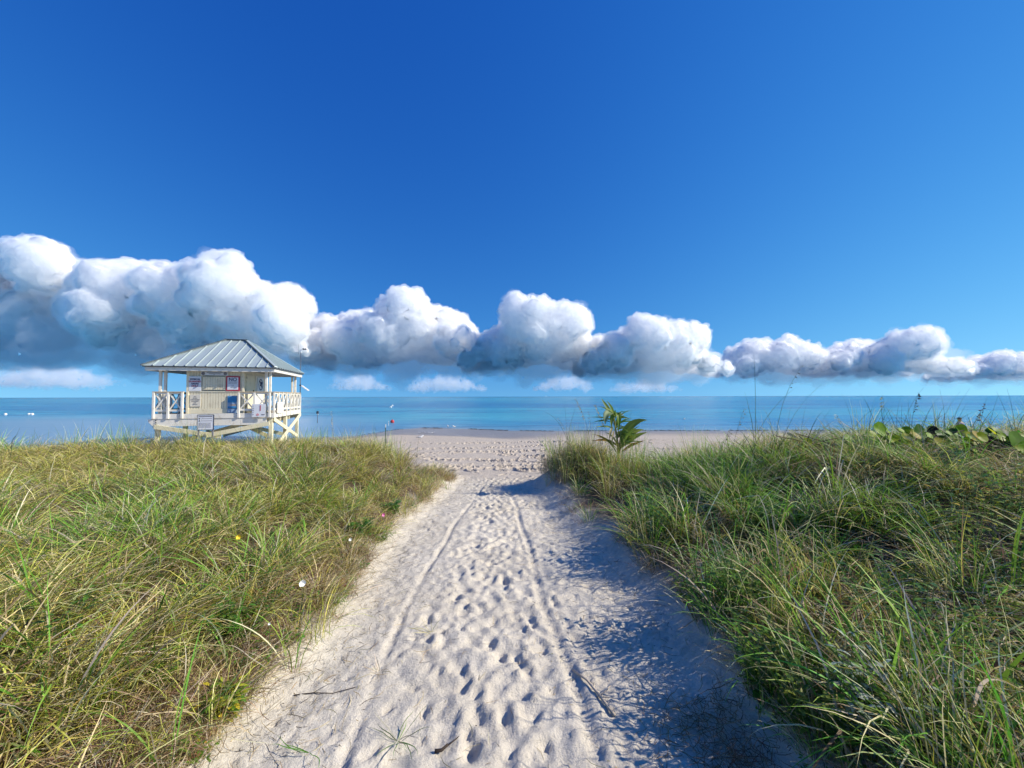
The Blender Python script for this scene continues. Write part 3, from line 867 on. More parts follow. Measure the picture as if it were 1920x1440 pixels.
for z in (.69, .60, .52):
    bm = bmesh.new(); add_tube(bm, [(-2.36, DV0 + .01, z), (-2.36, DV0 - .02, z)], .022, 8); T(bm, 'bolt', M_DARK)
# stilts and diagonal braces
for u in (-2.36, 2.3):
    for v in (DV0 + .17, .2, DV1 - .12):
        zz = ground_z(*tw(u, v, 0)[:2]) - .25
        bm = bmesh.new(); add_box(bm, (u, v, (EDGE0 - .01 + zz) / 2), (.17, .17, EDGE0 - .01 - zz), None, .01); T(bm, 'stilt', M_YELLOW)
for (a, b) in (((-2.42, DV0 - .02, .40), (.25, DV0 - .02, -.12)), ((2.3, DV0 - .06, .46), (-.35, DV0 - .06, -.06)),
               ((DU1 + .03, DV0 + .1, .66), (DU1 + .03, DV1 - .5, -.62)), ((DU1 + .08, DV1 - .1, .70), (DU1 + .08, DV0 + .6, -.62)),
               ((-2.2, 2.6, .6), (1.6, 2.6, -.5)), ((2.1, 2.68, .6), (-1.6, 2.68, -.5)), ((-1.8, DV0 + .6, -.4), (1.2, .9, .62)), ((1.4, .4, -.4), (-.4, .4, .6))):
    bm = bmesh.new(); add_bar(bm, a, b, .2, .05, (0, 1, .01) if abs(a[1] - b[1]) < .2 else (1, 0, 0.01), .005)
    T(bm, 'diagonal_brace', M_YELLOW)
# cabin walls: battens standing on a backing sheet, too fine to pick apart
CU0, CU1, CV0, CV1, CTOP = -1.22, 1.06, -2.22, 1.0, 3.06
def cladding(p0, p1, z0, z1, out, name='cladding', pitch=.115):
    p0, p1 = Vector(p0), Vector(p1); d = (p1 - p0); L = d.length; d.normalize(); o = Vector(out)
    bm = bmesh.new(); ang = math.atan2(d.y, d.x)
    rot = Matrix.Rotation(ang, 3, 'Z')
    c = (p0 + p1) / 2
    add_box(bm, (c.x - o.x * .03, c.y - o.y * .03, (z0 + z1) / 2), (L, .04, z1 - z0), rot)
    k = max(1, round(L / pitch)); w = L / k
    rr = random.Random(len(name) + int(L * 100))
    for i in range(k):
        q = p0 + d * (w * (i + .5))
        add_box(bm, (q.x + o.x * (rr.uniform(0, .003)), q.y + o.y * rr.uniform(0, .003), (z0 + z1) / 2), (w - .014, .024, z1 - z0 - .01), rot)
    ob = T(bm, name, M_CREAM); ob['kind'] = 'stuff'; return ob
cladding((CU0, CV0), (CU1, CV0), FL, CTOP, (0, -1))
cladding((CU0, CV1), (CU1, CV1), FL, CTOP, (0, 1))
cladding((CU1, CV0), (CU1, CV1), FL, CTOP, (1, 0))
cladding((CU0, CV0), (CU0, CV1), FL, CTOP, (-1, 0))
for u, v in ((CU0, CV0), (CU1, CV0), (CU1, CV1), (CU0, CV1)):
    bm = bmesh.new(); add_box(bm, (u, v, (FL + CTOP) / 2 + .003), (.1, .1, CTOP - FL), None, .006); T(bm, 'corner_trim', M_CREAM)
bm = bmesh.new(); add_box(bm, ((CU0 + CU1) / 2, CV0 - .017, FL + .11), (CU1 - CU0 - .11, .03, .2)); T(bm, 'skirting_board', M_CREAM)
bm = bmesh.new(); add_box(bm, ((CU0 + CU1) / 2 - .02, CV0 - .02, RAIL + .02), (CU1 - CU0 - .12, .035, .06)); T(bm, 'belt_board', M_CREAM)
# closed window hatch with its own battens and dark gaps
hatch = None
bm = bmesh.new(); add_box(bm, (-.15, CV0 - .018, 2.42), (.92, .03, .70)); hatch = T(bm, 'window_hatch', M_CREAM)
for i in range(9):
    bm = bmesh.new(); add_box(bm, (-.15 - .41 + i * .1025, CV0 - .04, 2.42), (.088, .018, .63)); T(bm, 'hatch_board', M_CREAM, hatch)
for z in (2.76, 2.08):
    bm = bmesh.new(); add_box(bm, (-.15, CV0 - .045, z), (.92, .022, .016)); T(bm, 'gap_strip', M_DARK, hatch)
# door and panel in the side wall
door = None
bm = bmesh.new(); add_box(bm, (CU1 + .03, -1.45, 1.93), (.04, 1.0, 1.86), None, .004); door = T(bm, 'door', M_CREAM)
bm = bmesh.new(); add_box(bm, (CU1 + .065, -1.02, 2.02), (.03, .035, .2), None, .006); T(bm, 'handle', M_DARK, door)
for z in (1.3, 2.72):
    bm = bmesh.new(); add_box(bm, (CU1 + .056, -1.93, z), (.012, .03, .11)); T(bm, 'hinge', M_DARK, door)
bm = bmesh.new(); add_box(bm, (CU1 + .03, -.05, 1.95), (.03, 1.25, 1.86), None, .004); T(bm, 'wall_panel', M_WHITE)
# roof posts, in pairs
for (u, v) in ((-2.22, DV0 + .2), (2.14, DV0 + .2), (2.14, DV1 - .3), (-2.22, DV1 - .3)):
    for du in (-.075, .075):
        bm = bmesh.new(); add_box(bm, (u + du, v + du * .6, (FL + 3.06) / 2), (.105, .105, 3.06 - FL), None, .008); T(bm, 'roof_post', M_WHITE)
# handrail: posts, caps, kick boards and X braces, each piece its own
def railing(p0, p1, bays, out, z0=FL):
    p0, p1 = Vector(p0), Vector(p1); d = (p1 - p0).normalized(); L = (p1 - p0).length; o = Vector((*out, 0))
    rot = Matrix.Rotation(math.atan2(d.y, d.x), 3, 'Z')
    c = (p0 + p1) / 2
    bm = bmesh.new(); add_box(bm, (c.x, c.y, RAIL), (L + .1, .15, .04), rot, .006); T(bm, 'rail_cap', M_RAILTOP)
    bm = bmesh.new(); add_box(bm, (c.x, c.y, RAIL - .06), (L - .04, .04, .075), rot); T(bm, 'top_rail', M_WHITE)
    bm = bmesh.new(); add_box(bm, (c.x, c.y, z0 + .17), (L - .04, .04, .09), rot); T(bm, 'bottom_rail', M_WHITE)
    for i in range(bays + 1):
        q = p0 + (p1 - p0) * (i / bays)
        bm = bmesh.new(); add_box(bm, (q.x + o.x * .035, q.y + o.y * .035, (RAIL - .022 + EDGE0 + .02) / 2), (.085, .085, RAIL - .022 - EDGE0 - .02), rot, .006); T(bm, 'rail_post', M_WHITE)
        if i < bays:
            e = p0 + (p1 - p0) * ((i + 1) / bays)
            a, b = q + d * .05, e - d * .05
            for sgn, off in ((1, .012), (-1, -.012)):
                z_a, z_b = (z0 + .2, RAIL - .1) if sgn > 0 else (RAIL - .1, z0 + .2)
                bm = bmesh.new(); add_bar(bm, (a.x + o.x * off, a.y + o.y * off, z_a), (b.x + o.x * off, b.y + o.y * off, z_b), .055, .022, (-d.y, d.x, 0))
                T(bm, 'cross_brace', M_WHITE)
railing((DU0 + .05, DV0), (CU0 - .12, DV0), 2, (0, -1))
railing((CU1 - .1, DV0), (DU1 - .14, DV0), 2, (0, -1))
railing((DU1, DV0 + .02), (DU1, DV1 - .05), 7, (1, 0))
railing((DU0, DV0 + .12), (DU0, DV1 - .05), 7, (-1, 0))
railing((DU0 + .1, DV1), (DU1 - .1, DV1), 7, (0, 1))
# hip roof of standing-seam panels
RU0, RU1, RV0, RV1, RE, RT = -2.80, 2.60, -2.70, 2.98, 3.18, 4.80
RC, RVC = -.1, .14
ridge0, ridge1 = Vector((RC - .48, RVC, RT)), Vector((RC + .48, RVC, RT))
eave = [Vector((RU0, RV0, RE)), Vector((RU1, RV0, RE)), Vector((RU1, RV1, RE)), Vector((RU0, RV1, RE))]
M_SEAM = M_ROOF
def roof_face(e0, e1, t0, t1, pitch=.40):
    """one slope cut into panels that run from eave to ridge or hip, with a raised seam at each joint"""
    d = (e1 - e0); L = d.length; d.normalize()
    up = ((t0 + t1) / 2 - (e0 + e1) / 2); up = (up - d * up.dot(d)).normalized(); nrm = d.cross(up).normalized()
    S = ((t0 - e0).dot(up))
    a0, a1 = (t0 - e0).dot(d), (t1 - e0).dot(d)
    def top(s):
        if s < a0: return S * s / a0
        if s > a1: return S * (L - s) / (L - a1)
        return S
    n = round(L / pitch); w = L / n
    for i in range(n):
        s0, s1 = i * w + .004, (i + 1) * w - .004
        if i == 0: s0 = .0
        if i == n - 1: s1 = L
        ss = sorted({s0, s1} | {s for s in (a0, a1) if s0 < s < s1})
        pts = [e0 + d * s0, e0 + d * s1] + [e0 + d * s + up * top(s) for s in reversed(ss)]
        clean = []
        for p in pts:
            if not clean or (p - clean[-1]).length > .002: clean.append(p)
        if (clean[0] - clean[-1]).length < .002: clean.pop()
        if len(clean) < 3: continue
        bm = bmesh.new()
        lo = [bm.verts.new(p) for p in clean]; hi = [bm.verts.new(p + nrm * .02) for p in clean]
        bm.faces.new(hi); bm.faces.new(lo[::-1])
        m = len(lo)
        for k in range(m): bm.faces.new((lo[k], lo[(k + 1) % m], hi[(k + 1) % m], hi[k]))
        pan = T(bm, 'roof_panel', M_ROOF)
        if i:
            s = i * w; h = top(s)
            if h > .15:
                bm = bmesh.new(); add_bar(bm, e0 + d * s + nrm * .04 - up * .01, e0 + d * s + up * (h - .02) + nrm * .04, .028, .05, nrm); T(bm, 'standing_seam', M_SEAM, pan)
                bm = bmesh.new(); add_box(bm, e0 + d * s + nrm * .02 - up * .02, (.05, .05, .05)); T(bm, 'seam_end', M_TRIM, pan)
roof_face(eave[0], eave[1], ridge0, ridge1)
roof_face(eave[1], eave[2], ridge1, ridge1)
roof_face(eave[2], eave[3], ridge1, ridge0)
roof_face(eave[3], eave[0], ridge0, ridge0)
for a, b in ((eave[0], ridge0), (eave[1], ridge1), (eave[2], ridge1), (eave[3], ridge0)):
    bm = bmesh.new(); add_bar(bm, a + Vector((0, 0, .045)), b + Vector((0, 0, .05)), .15, .035, (0, 0, 1), .01); hip = T(bm, 'hip_cap', M_ROOF)
    bm = bmesh.new(); sh = Vector((-.07, -.05, .01)) if a.x > 0 else Vector((.0, -.09, 0)); add_bar(bm, a + sh + Vector((0, 0, .04)), b + sh + Vector((0, 0, .04)), .05, .05); T(bm, 'hip_edge', M_TRIM, hip)
bm = bmesh.new(); add_bar(bm, ridge0 + Vector((-.05, 0, .05)), ridge1 + Vector((.05, 0, .05)), .16, .06, (0, 0, 1), .01); T(bm, 'ridge_cap', M_TRIM)
for a, b in zip(eave, eave[1:] + eave[:1]):
    d = (b - a).normalized(); inn = Vector((-d.y, d.x, 0))
    bm = bmesh.new(); add_bar(bm, a + inn * .10 + d * .08 + Vector((0, 0, -.10)), b + inn * .10 - d * .08 + Vector((0, 0, -.115)), .19, .04, (d.y, -d.x, 0)); T(bm, 'fascia', M_WHITE)
    bm = bmesh.new(); add_bar(bm, a + inn * .03 + Vector((0, 0, -.008)), b + inn * .03 + Vector((0, 0, -.008)), .05, .03, (d.y, -d.x, 0)); T(bm, 'drip_edge', M_TRIM)
bm = bmesh.new(); add_box(bm, ((RU0 + RU1) / 2, (RV0 + RV1) / 2, 3.085), (RU1 - RU0 - .26, RV1 - RV0 - .26, .03)); T(bm, 'soffit', M_SOFFIT)

# ------------------------------------------------------------------ signs
M_SIGN = simple_mat('sign_white', (.70, .72, .74), .4, .4, .05, 2.5, (.55, .54, .5), .3)
M_SIGNBEIGE = simple_mat('sign_beige', (.66, .62, .52), .5, .3, .06, 2.5, (.5, .45, .36), .3)
M_RED = simple_mat('sign_red', (.46, .025, .055), .45, .4, .1)
M_NAVY = simple_mat('sign_navy', (.03, .035, .12), .45, .4, .1)
M_GREY = simple_mat('sign_grey_print', (.20, .20, .22), .5, .3, .1)
M_PINK = simple_mat('sign_pink_print', (.62, .30, .32), .5, .3, .1)
M_BLUE = simple_mat('sign_sky_blue', (.03, .22, .46), .4, .4, .1)
M_PALEBLUE = simple_mat('sign_pale_blue', (.28, .40, .55), .4, .4, .15, 6)
M_SANDP = simple_mat('sign_sand_print', (.45, .36, .28), .4, .4, .15, 6)
def letters(body, size, mat, parent, x, z, align='CENTER', y=-.018, rz=0.0, bold=0.0, squeeze=1.0):
    cu = bpy.data.curves.new('lettering', 'FONT'); cu.body = body; cu.size = size; cu.align_x = align; cu.align_y = 'CENTER'
    cu.extrude = .002; cu.offset = bold
    tmp = bpy.data.objects.new('lettering', cu); COL.objects.link(tmp)
    bpy.context.view_layer.update()
    me = bpy.data.meshes.new_from_object(tmp.evaluated_get(bpy.context.evaluated_depsgraph_get()))
    bpy.data.objects.remove(tmp, do_unlink=True)
    o = bpy.data.objects.new('lettering', me); COL.objects.link(o); o.parent = parent
    me.materials.clear(); me.materials.append(mat)
    o.location = (x, y, z); o.rotation_euler = (R(90), rz, 0); o.scale = (squeeze, 1, 1)
    return o
def plate(name, label, pos, w, h, mat, rz=TH, cat='sign', thick=.022):
    e = empty(name, pos, rz); tag(e, label, cat)
    bm = bmesh.new(); add_box(bm, (0, 0, 0), (w, thick, h), None, .004)
    bm_obj('board', bm, mat, e); return e
def flat(e, name, mat, x, z, w, h, y=-.016, th=.006):
    bm = bmesh.new(); add_box(bm, (x, y, z), (w, th, h)); return bm_obj(name, bm, mat, e)
wy = CV0 - .045
s = plate('wall_sign', 'grey-white notice with red and navy capitals beside the closed hatch of the tower', tw(-.92, wy, 2.40), .50, .70, M_SIGN)
for i, (w_, m_) in enumerate((('SWIM IN', M_NAVY), ('GUARDED', M_RED), ('AREAS', M_NAVY), ('ONLY', M_RED))): letters(w_, .105, m_, s, 0, .20 - i * .105, bold=.003)
s = plate('wall_sign', 'red-framed white notice headed NO on the tower wall', tw(.64, wy, 2.41), .58, .72, M_RED)
flat(s, 'face', M_SIGN, 0, 0, .46, .60)
letters('NO', .22, M_NAVY, s, 0, .19, y=-.026, bold=.004); flat(s, 'rule', M_GREY, 0, .085, .36, .012, -.022)
letters('LIFEGUARD', .07, M_GREY, s, 0, .02, y=-.026); letters('ON', .06, M_GREY, s, 0, -.09, y=-.026); letters('DUTY', .06, M_GREY, s, 0, -.18, y=-.026)
s = plate('wall_sign', 'small beige notice with six short printed lines low on the tower wall', tw(-.90, CV0 - .035, 1.59), .44, .57, M_SIGNBEIGE)
for i, w_ in enumerate(('NO', 'GLASS', 'CONTAINERS', 'ALLOWED', 'ON', 'BEACH')): letters(w_, .06, M_GREY, s, 0, .19 - i * .073)
s = plate('header_sign', 'narrow white header board with a round seal at each end under the tower eave', tw(-.12, wy - .01, 2.885), 1.12, .17, M_SIGN)
for x in (-.47, .44):
    bm = bmesh.new(); bmesh.ops.create_cone(bm, cap_ends=True, segments=20, radius1=.075, radius2=.075, depth=.01, matrix=Matrix.Translation((x, -.016, 0)) @ Matrix.Rotation(R(90), 4, 'X')); bm_obj('seal', bm, M_GREY, s)
flat(s, 'print_line', M_GREY, 0, .04, .66, .022); flat(s, 'print_line', M_GREY, 0, -.015, .48, .02); flat(s, 'print_line', M_GREY, -.02, -.055, .06, .016)
s = plate('wall_sign', 'blue-topped beach information panel on the tower wall beside the rail', tw(.62, CV0 - .035, 1.40), .40, .84, M_PALEBLUE)
flat(s, 'print_band', M_BLUE, .0, .24, .36, .30); flat(s, 'print_band', M_PALEBLUE, 0, .05, .36, .06); flat(s, 'print_band', M_SANDP, .04, -.03, .26, .06); flat(s, 'print_band', M_BLUE, 0, -.14, .36, .09); flat(s, 'print_band', M_DARK, 0, -.20, .36, .015); flat(s, 'print_band', M_SIGN, -.13, -.34, .09, .08)
s = plate('number_sign', 'square white sign with a red number 1 hung on the corner of the tower railing', tw(1.84, DV0 - .12, 1.10), .58, .63, M_SIGN)
letters('1', .40, M_RED, s, .07, .10, squeeze=.8, bold=.003)
for i, ch in enumerate('TOWER'): letters(ch, .07, M_NAVY, s, -.23, .20 - i * .1)
bm = bmesh.new(); bmesh.ops.create_cone(bm, cap_ends=True, segments=20, radius1=.06, radius2=.06, depth=.008, matrix=Matrix.Translation((-.04, -.015, -.20)) @ Matrix.Rotation(R(90), 4, 'X')); bm_obj('logo', bm, M_PINK, s)
flat(s, 'logo', M_GREY, .19, -.20, .14, .045)
s = plate('wall_sign', 'white prohibition sign with a navy ring and slash beside the tower door', tw(CU1 + .07, -.02, 2.42), .95, .74, M_SIGN, TH + R(90))
bm = bmesh.new()
ring = [[], []]
for k in range(32):
    a = 2 * math.pi * k / 32
    for q, rr_ in enumerate((.31, .25)): ring[q].append(bm.verts.new((math.cos(a) * rr_ * 1.05, -.016, math.sin(a) * rr_)))
for k in range(32): bm.faces.new((ring[0][k], ring[1][k], ring[1][(k + 1) % 32], ring[0][(k + 1) % 32]))
bmesh.ops.solidify(bm, geom=bm.faces[:], thickness=.004); bm_obj('ring', bm, M_NAVY, s)
bm = bmesh.new(); add_bar(bm, (-.19, -.02, .19), (.19, -.02, -.19), .008, .06, (0, 1, 0)); bm_obj('slash', bm, M_NAVY, s)
bm = bmesh.new()
add_tube(bm, [(-.1, -.02, -.06), (0, -.02, .03), (.1, -.02, .0)], [.035, .05, .03], 6); add_tube(bm, [(.08, -.02, .10), (.12, -.02, .13)], [.045, .045], 8); add_tube(bm, [(0, -.02, .03), (.06, -.02, .12), (.16, -.02, .05)], [.025, .02, .015], 6)
bm_obj('pictogram', bm, M_NAVY, s)
s = plate('rail_notice', 'plain white sheet fixed outside the side railing of the tower', tw(DU1 + .09, -1.55, 1.22), .95, .56, M_WHITE, TH + R(90))
# board standing in the sand in front of the tower
bz = ground_z(*tw(-.2, DV0 - .5, 0)[:2])
s = empty('beach_notice_board', tw(-.2, DV0 - .5, bz), TH); tag(s, 'white dark-framed notice board on two posts in front of the tower beam', 'notice board')
for x in (-.28, .28):
    bm = bmesh.new(); add_box(bm, (x, .03, (.95 - bz) / 2 - .1), (.06, .05, .75 - bz + .2)); bm_obj('post', bm, M_GREY, s)
bm = bmesh.new(); add_box(bm, (0, 0, .59 - bz), (.64, .02, .70)); bm_obj('board', bm, M_SIGN, s)
for (x, z, w_, h_) in ((0, .935, .67, .022), (0, .245, .67, .022), (-.325, .59, .022, .66), (.325, .59, .022, .66)):
    flat(s, 'frame_strip', M_DARK, x, z - bz, w_, h_, -.004, .03)
flat(s, 'heading', M_GREY, 0, .86 - bz, .54, .04, -.013)
for z in (.76, .66): flat(s, 'icon', M_DARK, -.24, z - bz, .05, .05, -.013); flat(s, 'print_line', M_GREY, .05, z - bz, .42, .018, -.013)
for z in (.56, .51, .46, .41, .36): flat(s, 'print_line', M_GREY, -.02, z - bz, .48, .014, -.013)

# ------------------------------------------------------------------ weather mast on the far corner of the deck
M_STEEL = simple_mat('galvanised_pipe', (.22, .22, .24), .4, .5, .15, metallic=.6)
M_BRIGHT = simple_mat('white_plastic', (.80, .80, .80), .4, .4, .04)
wp = tw(DU1 + .02, DV1 - .02, RAIL + .021)
w = empty('weather_station', wp, TH); tag(w, 'slim weather mast with white wind vane and small solar panel at the tower corner', 'weather mast')
bm = bmesh.new(); add_tube(bm, [(0, 0, 0), (0, 0, 2.55)], .026, 8); bm_obj('mast', bm, M_STEEL, w)
bm = bmesh.new(); add_tube(bm, [(-.12, 0, 2.7), (.12, 0, 2.7)], .018, 6); add_tube(bm, [(0, 0, 2.5), (0, 0, 2.68)], .045, 8); bm_obj('sensor_arm', bm, M_BRIGHT, w)
bm = bmesh.new(); add_box(bm, (-.28, 0, 2.70), (.22, .02, .30)); add_box(bm, (-.14, 0, 2.70), (.12, .02, .05)); bm_obj('wind_vane', bm, M_BRIGHT, w)
bm = bmesh.new()
for k in range(3):
    a = k * 2.09; bmesh.ops.create_icosphere(bm, subdivisions=1, radius=.06, matrix=Matrix.Translation((.2 + .08 * math.cos(a), .08 * math.sin(a), 2.72)))
bm_obj('anemometer_cups', bm, M_DARK, w)
bm = bmesh.new(); add_tube(bm, [(-.13, 0, 2.4), (-.13, 0, 3.0)], .008, 5); add_tube(bm, [(-.13, 0, 2.45), (0, 0, 2.15)], .008, 5); bm_obj('lightning_rod', bm, M_STEEL, w)
bm = bmesh.new(); add_box(bm, (.28, 0, .28), (.50, .36, .05), Matrix.Rotation(R(38), 3, 'Y'), .006); pan = bm_obj('solar_panel', bm, M_BRIGHT, w)
bm = bmesh.new(); add_box(bm, (.298, 0, .303), (.46, .32, .012), Matrix.Rotation(R(38), 3, 'Y')); bm_obj('cell_face', bm, M_SIGN, pan)
bm = bmesh.new(); add_bar(bm, (0, 0, .46), (.2, 0, .36), .03, .03); add_box(bm, (0, 0, .46), (.09, .09, .06)); bm_obj('bracket', bm, M_DARK, w)

# ------------------------------------------------------------------ young coconut palm
def ribbon(pts, widths, fold, colA, colB, nrm=(0, 0, 1), across=5, pleat=0.0, split=None):
    """broad folded leaf: centreline points, half widths, folded about the midrib and faintly pleated"""
    P = [Vector(p) for p in pts]; n = len(P); nrm = Vector(nrm)
    vs, fs, cs = [], [], []
    for i, p in enumerate(P):
        d = (P[min(i + 1, n - 1)] - P[max(i - 1, 0)]).normalized()
        s = d.cross(nrm); s.normalize(); u = s.cross(d).normalized()
        f = i / (n - 1); w = widths[i]
        for k in range(across):
            q = -1 + 2 * k / (across - 1)
            c = p + s * (q * w * math.cos(fold)) + u * (abs(q) * w * math.sin(fold) + pleat * w * (1 if k % 2 else -1) * (abs(q) > .1))
            vs.append(c); col = np.array(colA) * (1 - f) + np.array(colB) * f
            cs.append(col * (1.25 if k == across // 2 else (1.06 if k % 2 else .92)))
    for i in range(n - 1):
        for k in range(across - 1):
            a = i * across + k
            fs.append((a, a + 1, a + across + 1, a + across))
    return vs, fs, cs
def arc(a, b, sag, n=9):
    a, b = Vector(a), Vector(b)
    return [a.lerp(b, t) + Vector(sag) * (4 * t * (1 - t)) for t in (i / (n - 1) for i in range(n))]
M_PALM = leaf_mat('palm_leaf', .38, .5, var=.1, spec=.22)
pd = 7.6
pb = at(1157, 858, pd); pb.z = ground_z(pb.x, pb.y)
palm = empty('coconut_palm', pb); tag(palm, 'young coconut palm with broad unsplit leaves among the dune grass', 'palm')
def pl(px, py, dy=0.0): return at(px, py, pd + dy) - pb
base = Vector((0, 0, .02))
stem = []
bm = bmesh.new(); add_tube(bm, [(0, 0, -.05), pl(1158, 838), pl(1155, 815), pl(1152, 795), pl(1148, 778)], [.024, .021, .018, .014, .009], 8)
M_STEM = simple_mat('palm_sheath', (.24, .25, .07), .6, .3, .2, 12, (.42, .33, .14), .7)
bm_obj('stem', bm, M_STEM, palm, True)
def wprof(w, n=9, a=.25): return [w * max(.03, math.sin(math.pi * min(1, (i / (n - 1)) * .96 + .04) ** a * .98)) if a != 1 else w for i in range(n)]
def W(w, n=9, peak=.4):
    out = []
    for i in range(n):
        f = i / (n - 1)
        out.append(w * (.12 + .88 * math.sin(math.pi / 2 * f / peak)) if f < peak else w * max(.02, math.cos(math.pi / 2 * (f - peak) / (1 - peak))))
    return out
G1, G2, GY_, GO = (.12, .21, .03), (.19, .30, .045), (.30, .32, .06), (.50, .28, .05)
fr_spec = [  # start, tip, sag, half width, colours, depth offset of the tip, facing
    ((1150, 782), (1127, 747), (-.02, 0, .02), .045, G1, G1, .05, (.6, -1, .3)),
    ((1151, 784), (1137, 752), (.02, 0, .02), .040, G2, G1, -.05, (.8, -1, .1)),
    ((1151, 776), (1134, 797), (-.06, -.05, .10), .075, (.20, .29, .12), (.26, .33, .18), -.25, (.1, -1, .9)),
    ((1152, 775), (1158, 812), (.03, -.05, .12), .055, G1, G2, -.15, (.3, -1, .6)),
    ((1152, 778), (1146, 806), (-.03, -.02, .09), .045, G2, GY_, -.1, (.2, -1, .5)),
    ((1150, 790), (1106, 783), (0, 0, .03), .028, (.07, .12, .03), G1, .1, (.1, -.5, 1)),
    ((1150, 794), (1108, 794), (0, 0, .05), .022, (.07, .12, .03), G1, .0, (.1, -.5, 1)),
    ((1153, 780), (1174, 790), (0, 0, .09), .018, (.08, .14, .03), G1, .0, (0, -.6, 1)),
    ((1155, 800), (1188, 787), (0, 0, .06), .020, (.08, .14, .03), G1, .1, (0, -.6, 1)),
    ((1160, 838), (1213, 788), (-.05, 0, .14), .085, G1, (.22, .25, .05), -.1, (-.5, -1, .35)),
    ((1160, 842), (1207, 806), (-.04, 0, .09), .070, G1, GY_, .05, (-.45, -1, .45)),
    ((1161, 842), (1213, 811), (-.02, 0, .05), .055, G2, (.45, .40, .06), -.15, (-.3, -1, .6)),
    ((1163, 848), (1209, 826), (-.01, 0, .03), .030, (.28, .22, .05), GO, -.1, (-.3, -1, .6)),
    ((1149, 800), (1142, 828), (-.03, -.04, .04), .022, (.30, .26, .10), (.45, .34, .17), -.15, (.1, -1, .3)),
    ((1151, 806), (1147, 838), (-.03, -.05, .03), .018, (.34, .27, .12), (.48, .38, .2), -.15, (.1, -1, .3))]
pr_ = random.Random(3)
for k in range(14):                       # low outer leaves that hide the stem
    sx_ = pr_.choice((-1, 1, 1)); ln = pr_.uniform(22, 50)
    fr_spec.append(((1157 + pr_.uniform(-3, 4), pr_.uniform(836, 852)), (1157 + sx_ * ln, 846 - pr_.uniform(8, 48)), (sx_ * -.03, 0, pr_.uniform(.04, .10)), pr_.uniform(.012, .03), pr_.choice([G1, G2]), pr_.choice([G2, GY_, GO, (.42, .36, .2)]), pr_.uniform(-.25, .2), (-sx_ * .4, -1, pr_.uniform(.3, .9))))
for k in range(34):                       # narrower split leaflets round the crown
    an = pr_.uniform(-.35, math.pi + .2) if pr_.random() < .6 else pr_.uniform(-.4, .8); ln = pr_.uniform(20, 54); cx, cy_ = 1152 + pr_.uniform(-3, 5), pr_.uniform(782, 826)
    fr_spec.append(((cx, cy_), (cx + math.cos(an) * ln, cy_ - math.sin(an) * ln * .75 + 4), (0, 0, pr_.uniform(.02, .08)), pr_.uniform(.010, .022), pr_.choice([G1, G2, (.07, .12, .03), GY_]), pr_.choice([G1, G2, GY_]), pr_.uniform(-.2, .2), (pr_.uniform(-.5, .5), -1, pr_.uniform(.2, 1))))
for (a, b, sag, w_, ca, cb, dy, nr) in fr_spec:
    it = [ribbon(arc(pl(*a), pl(b[0], b[1], dy), sag, 11), W(w_, 11), .35, ca, cb, nr, 7, .05)]
    link('frond', colored_mesh('frond', it, M_PALM), palm)
for (a, b) in (((1157, 835), (1152, 790)), ((1160, 842), (1163, 806)), ((1155, 812), (1149, 776))):
    bm = bmesh.new(); add_tube(bm, arc(pl(*a, -.03), pl(*b, -.04), (.0, 0, 0), 4), [.012, .011, .009, .006], 6); bm_obj('leaf_stalk', bm, M_STEM, palm, True)

# ------------------------------------------------------------------ sea grape shrubs with big round leaves
M_GRAPE = leaf_mat('sea_grape_leaf', .55, .5, var=.06, spec=.18)
M_BARK = simple_mat('woody_stem', (.20, .14, .09), .8, .2, .25, 9)
def round_leaf(r, rad, col, cup=.18, seg=14):
    vs = [(0, 0, 0)]; cs = [np.array(col) * .9]
    for q, f in enumerate((.55, 1.0)):
        for k in range(seg):
            a = 2 * math.pi * k / seg
            notch = 1 - .22 * math.exp(-((abs(a - math.pi) - 0) / .25) ** 2)
            rr = rad * f * notch * r.uniform(.96, 1.04)
            wav = .05 * math.sin(3 * a + rad * 40) * rad * f
            vs.append((rr * math.cos(a), rr * math.sin(a) * 1.08, cup * rad * f * f * abs(math.sin(a)) + wav)); cs.append(np.array(col) * (1.15 if (k % 2 == 0 and q == 0) else 1.0))
    fs = [(0, 1 + k, 1 + (k + 1) % seg) for k in range(seg)]
    fs += [(1 + k, 1 + seg + k, 1 + seg + (k + 1) % seg, 1 + (k + 1) % seg) for k in range(seg)]
    return vs, fs, cs
LG = [(.31, .44, .02), (.17, .33, .02), (.07, .18, .02), (.42, .45, .03), (.035, .09, .02), (.50, .38, .03)]
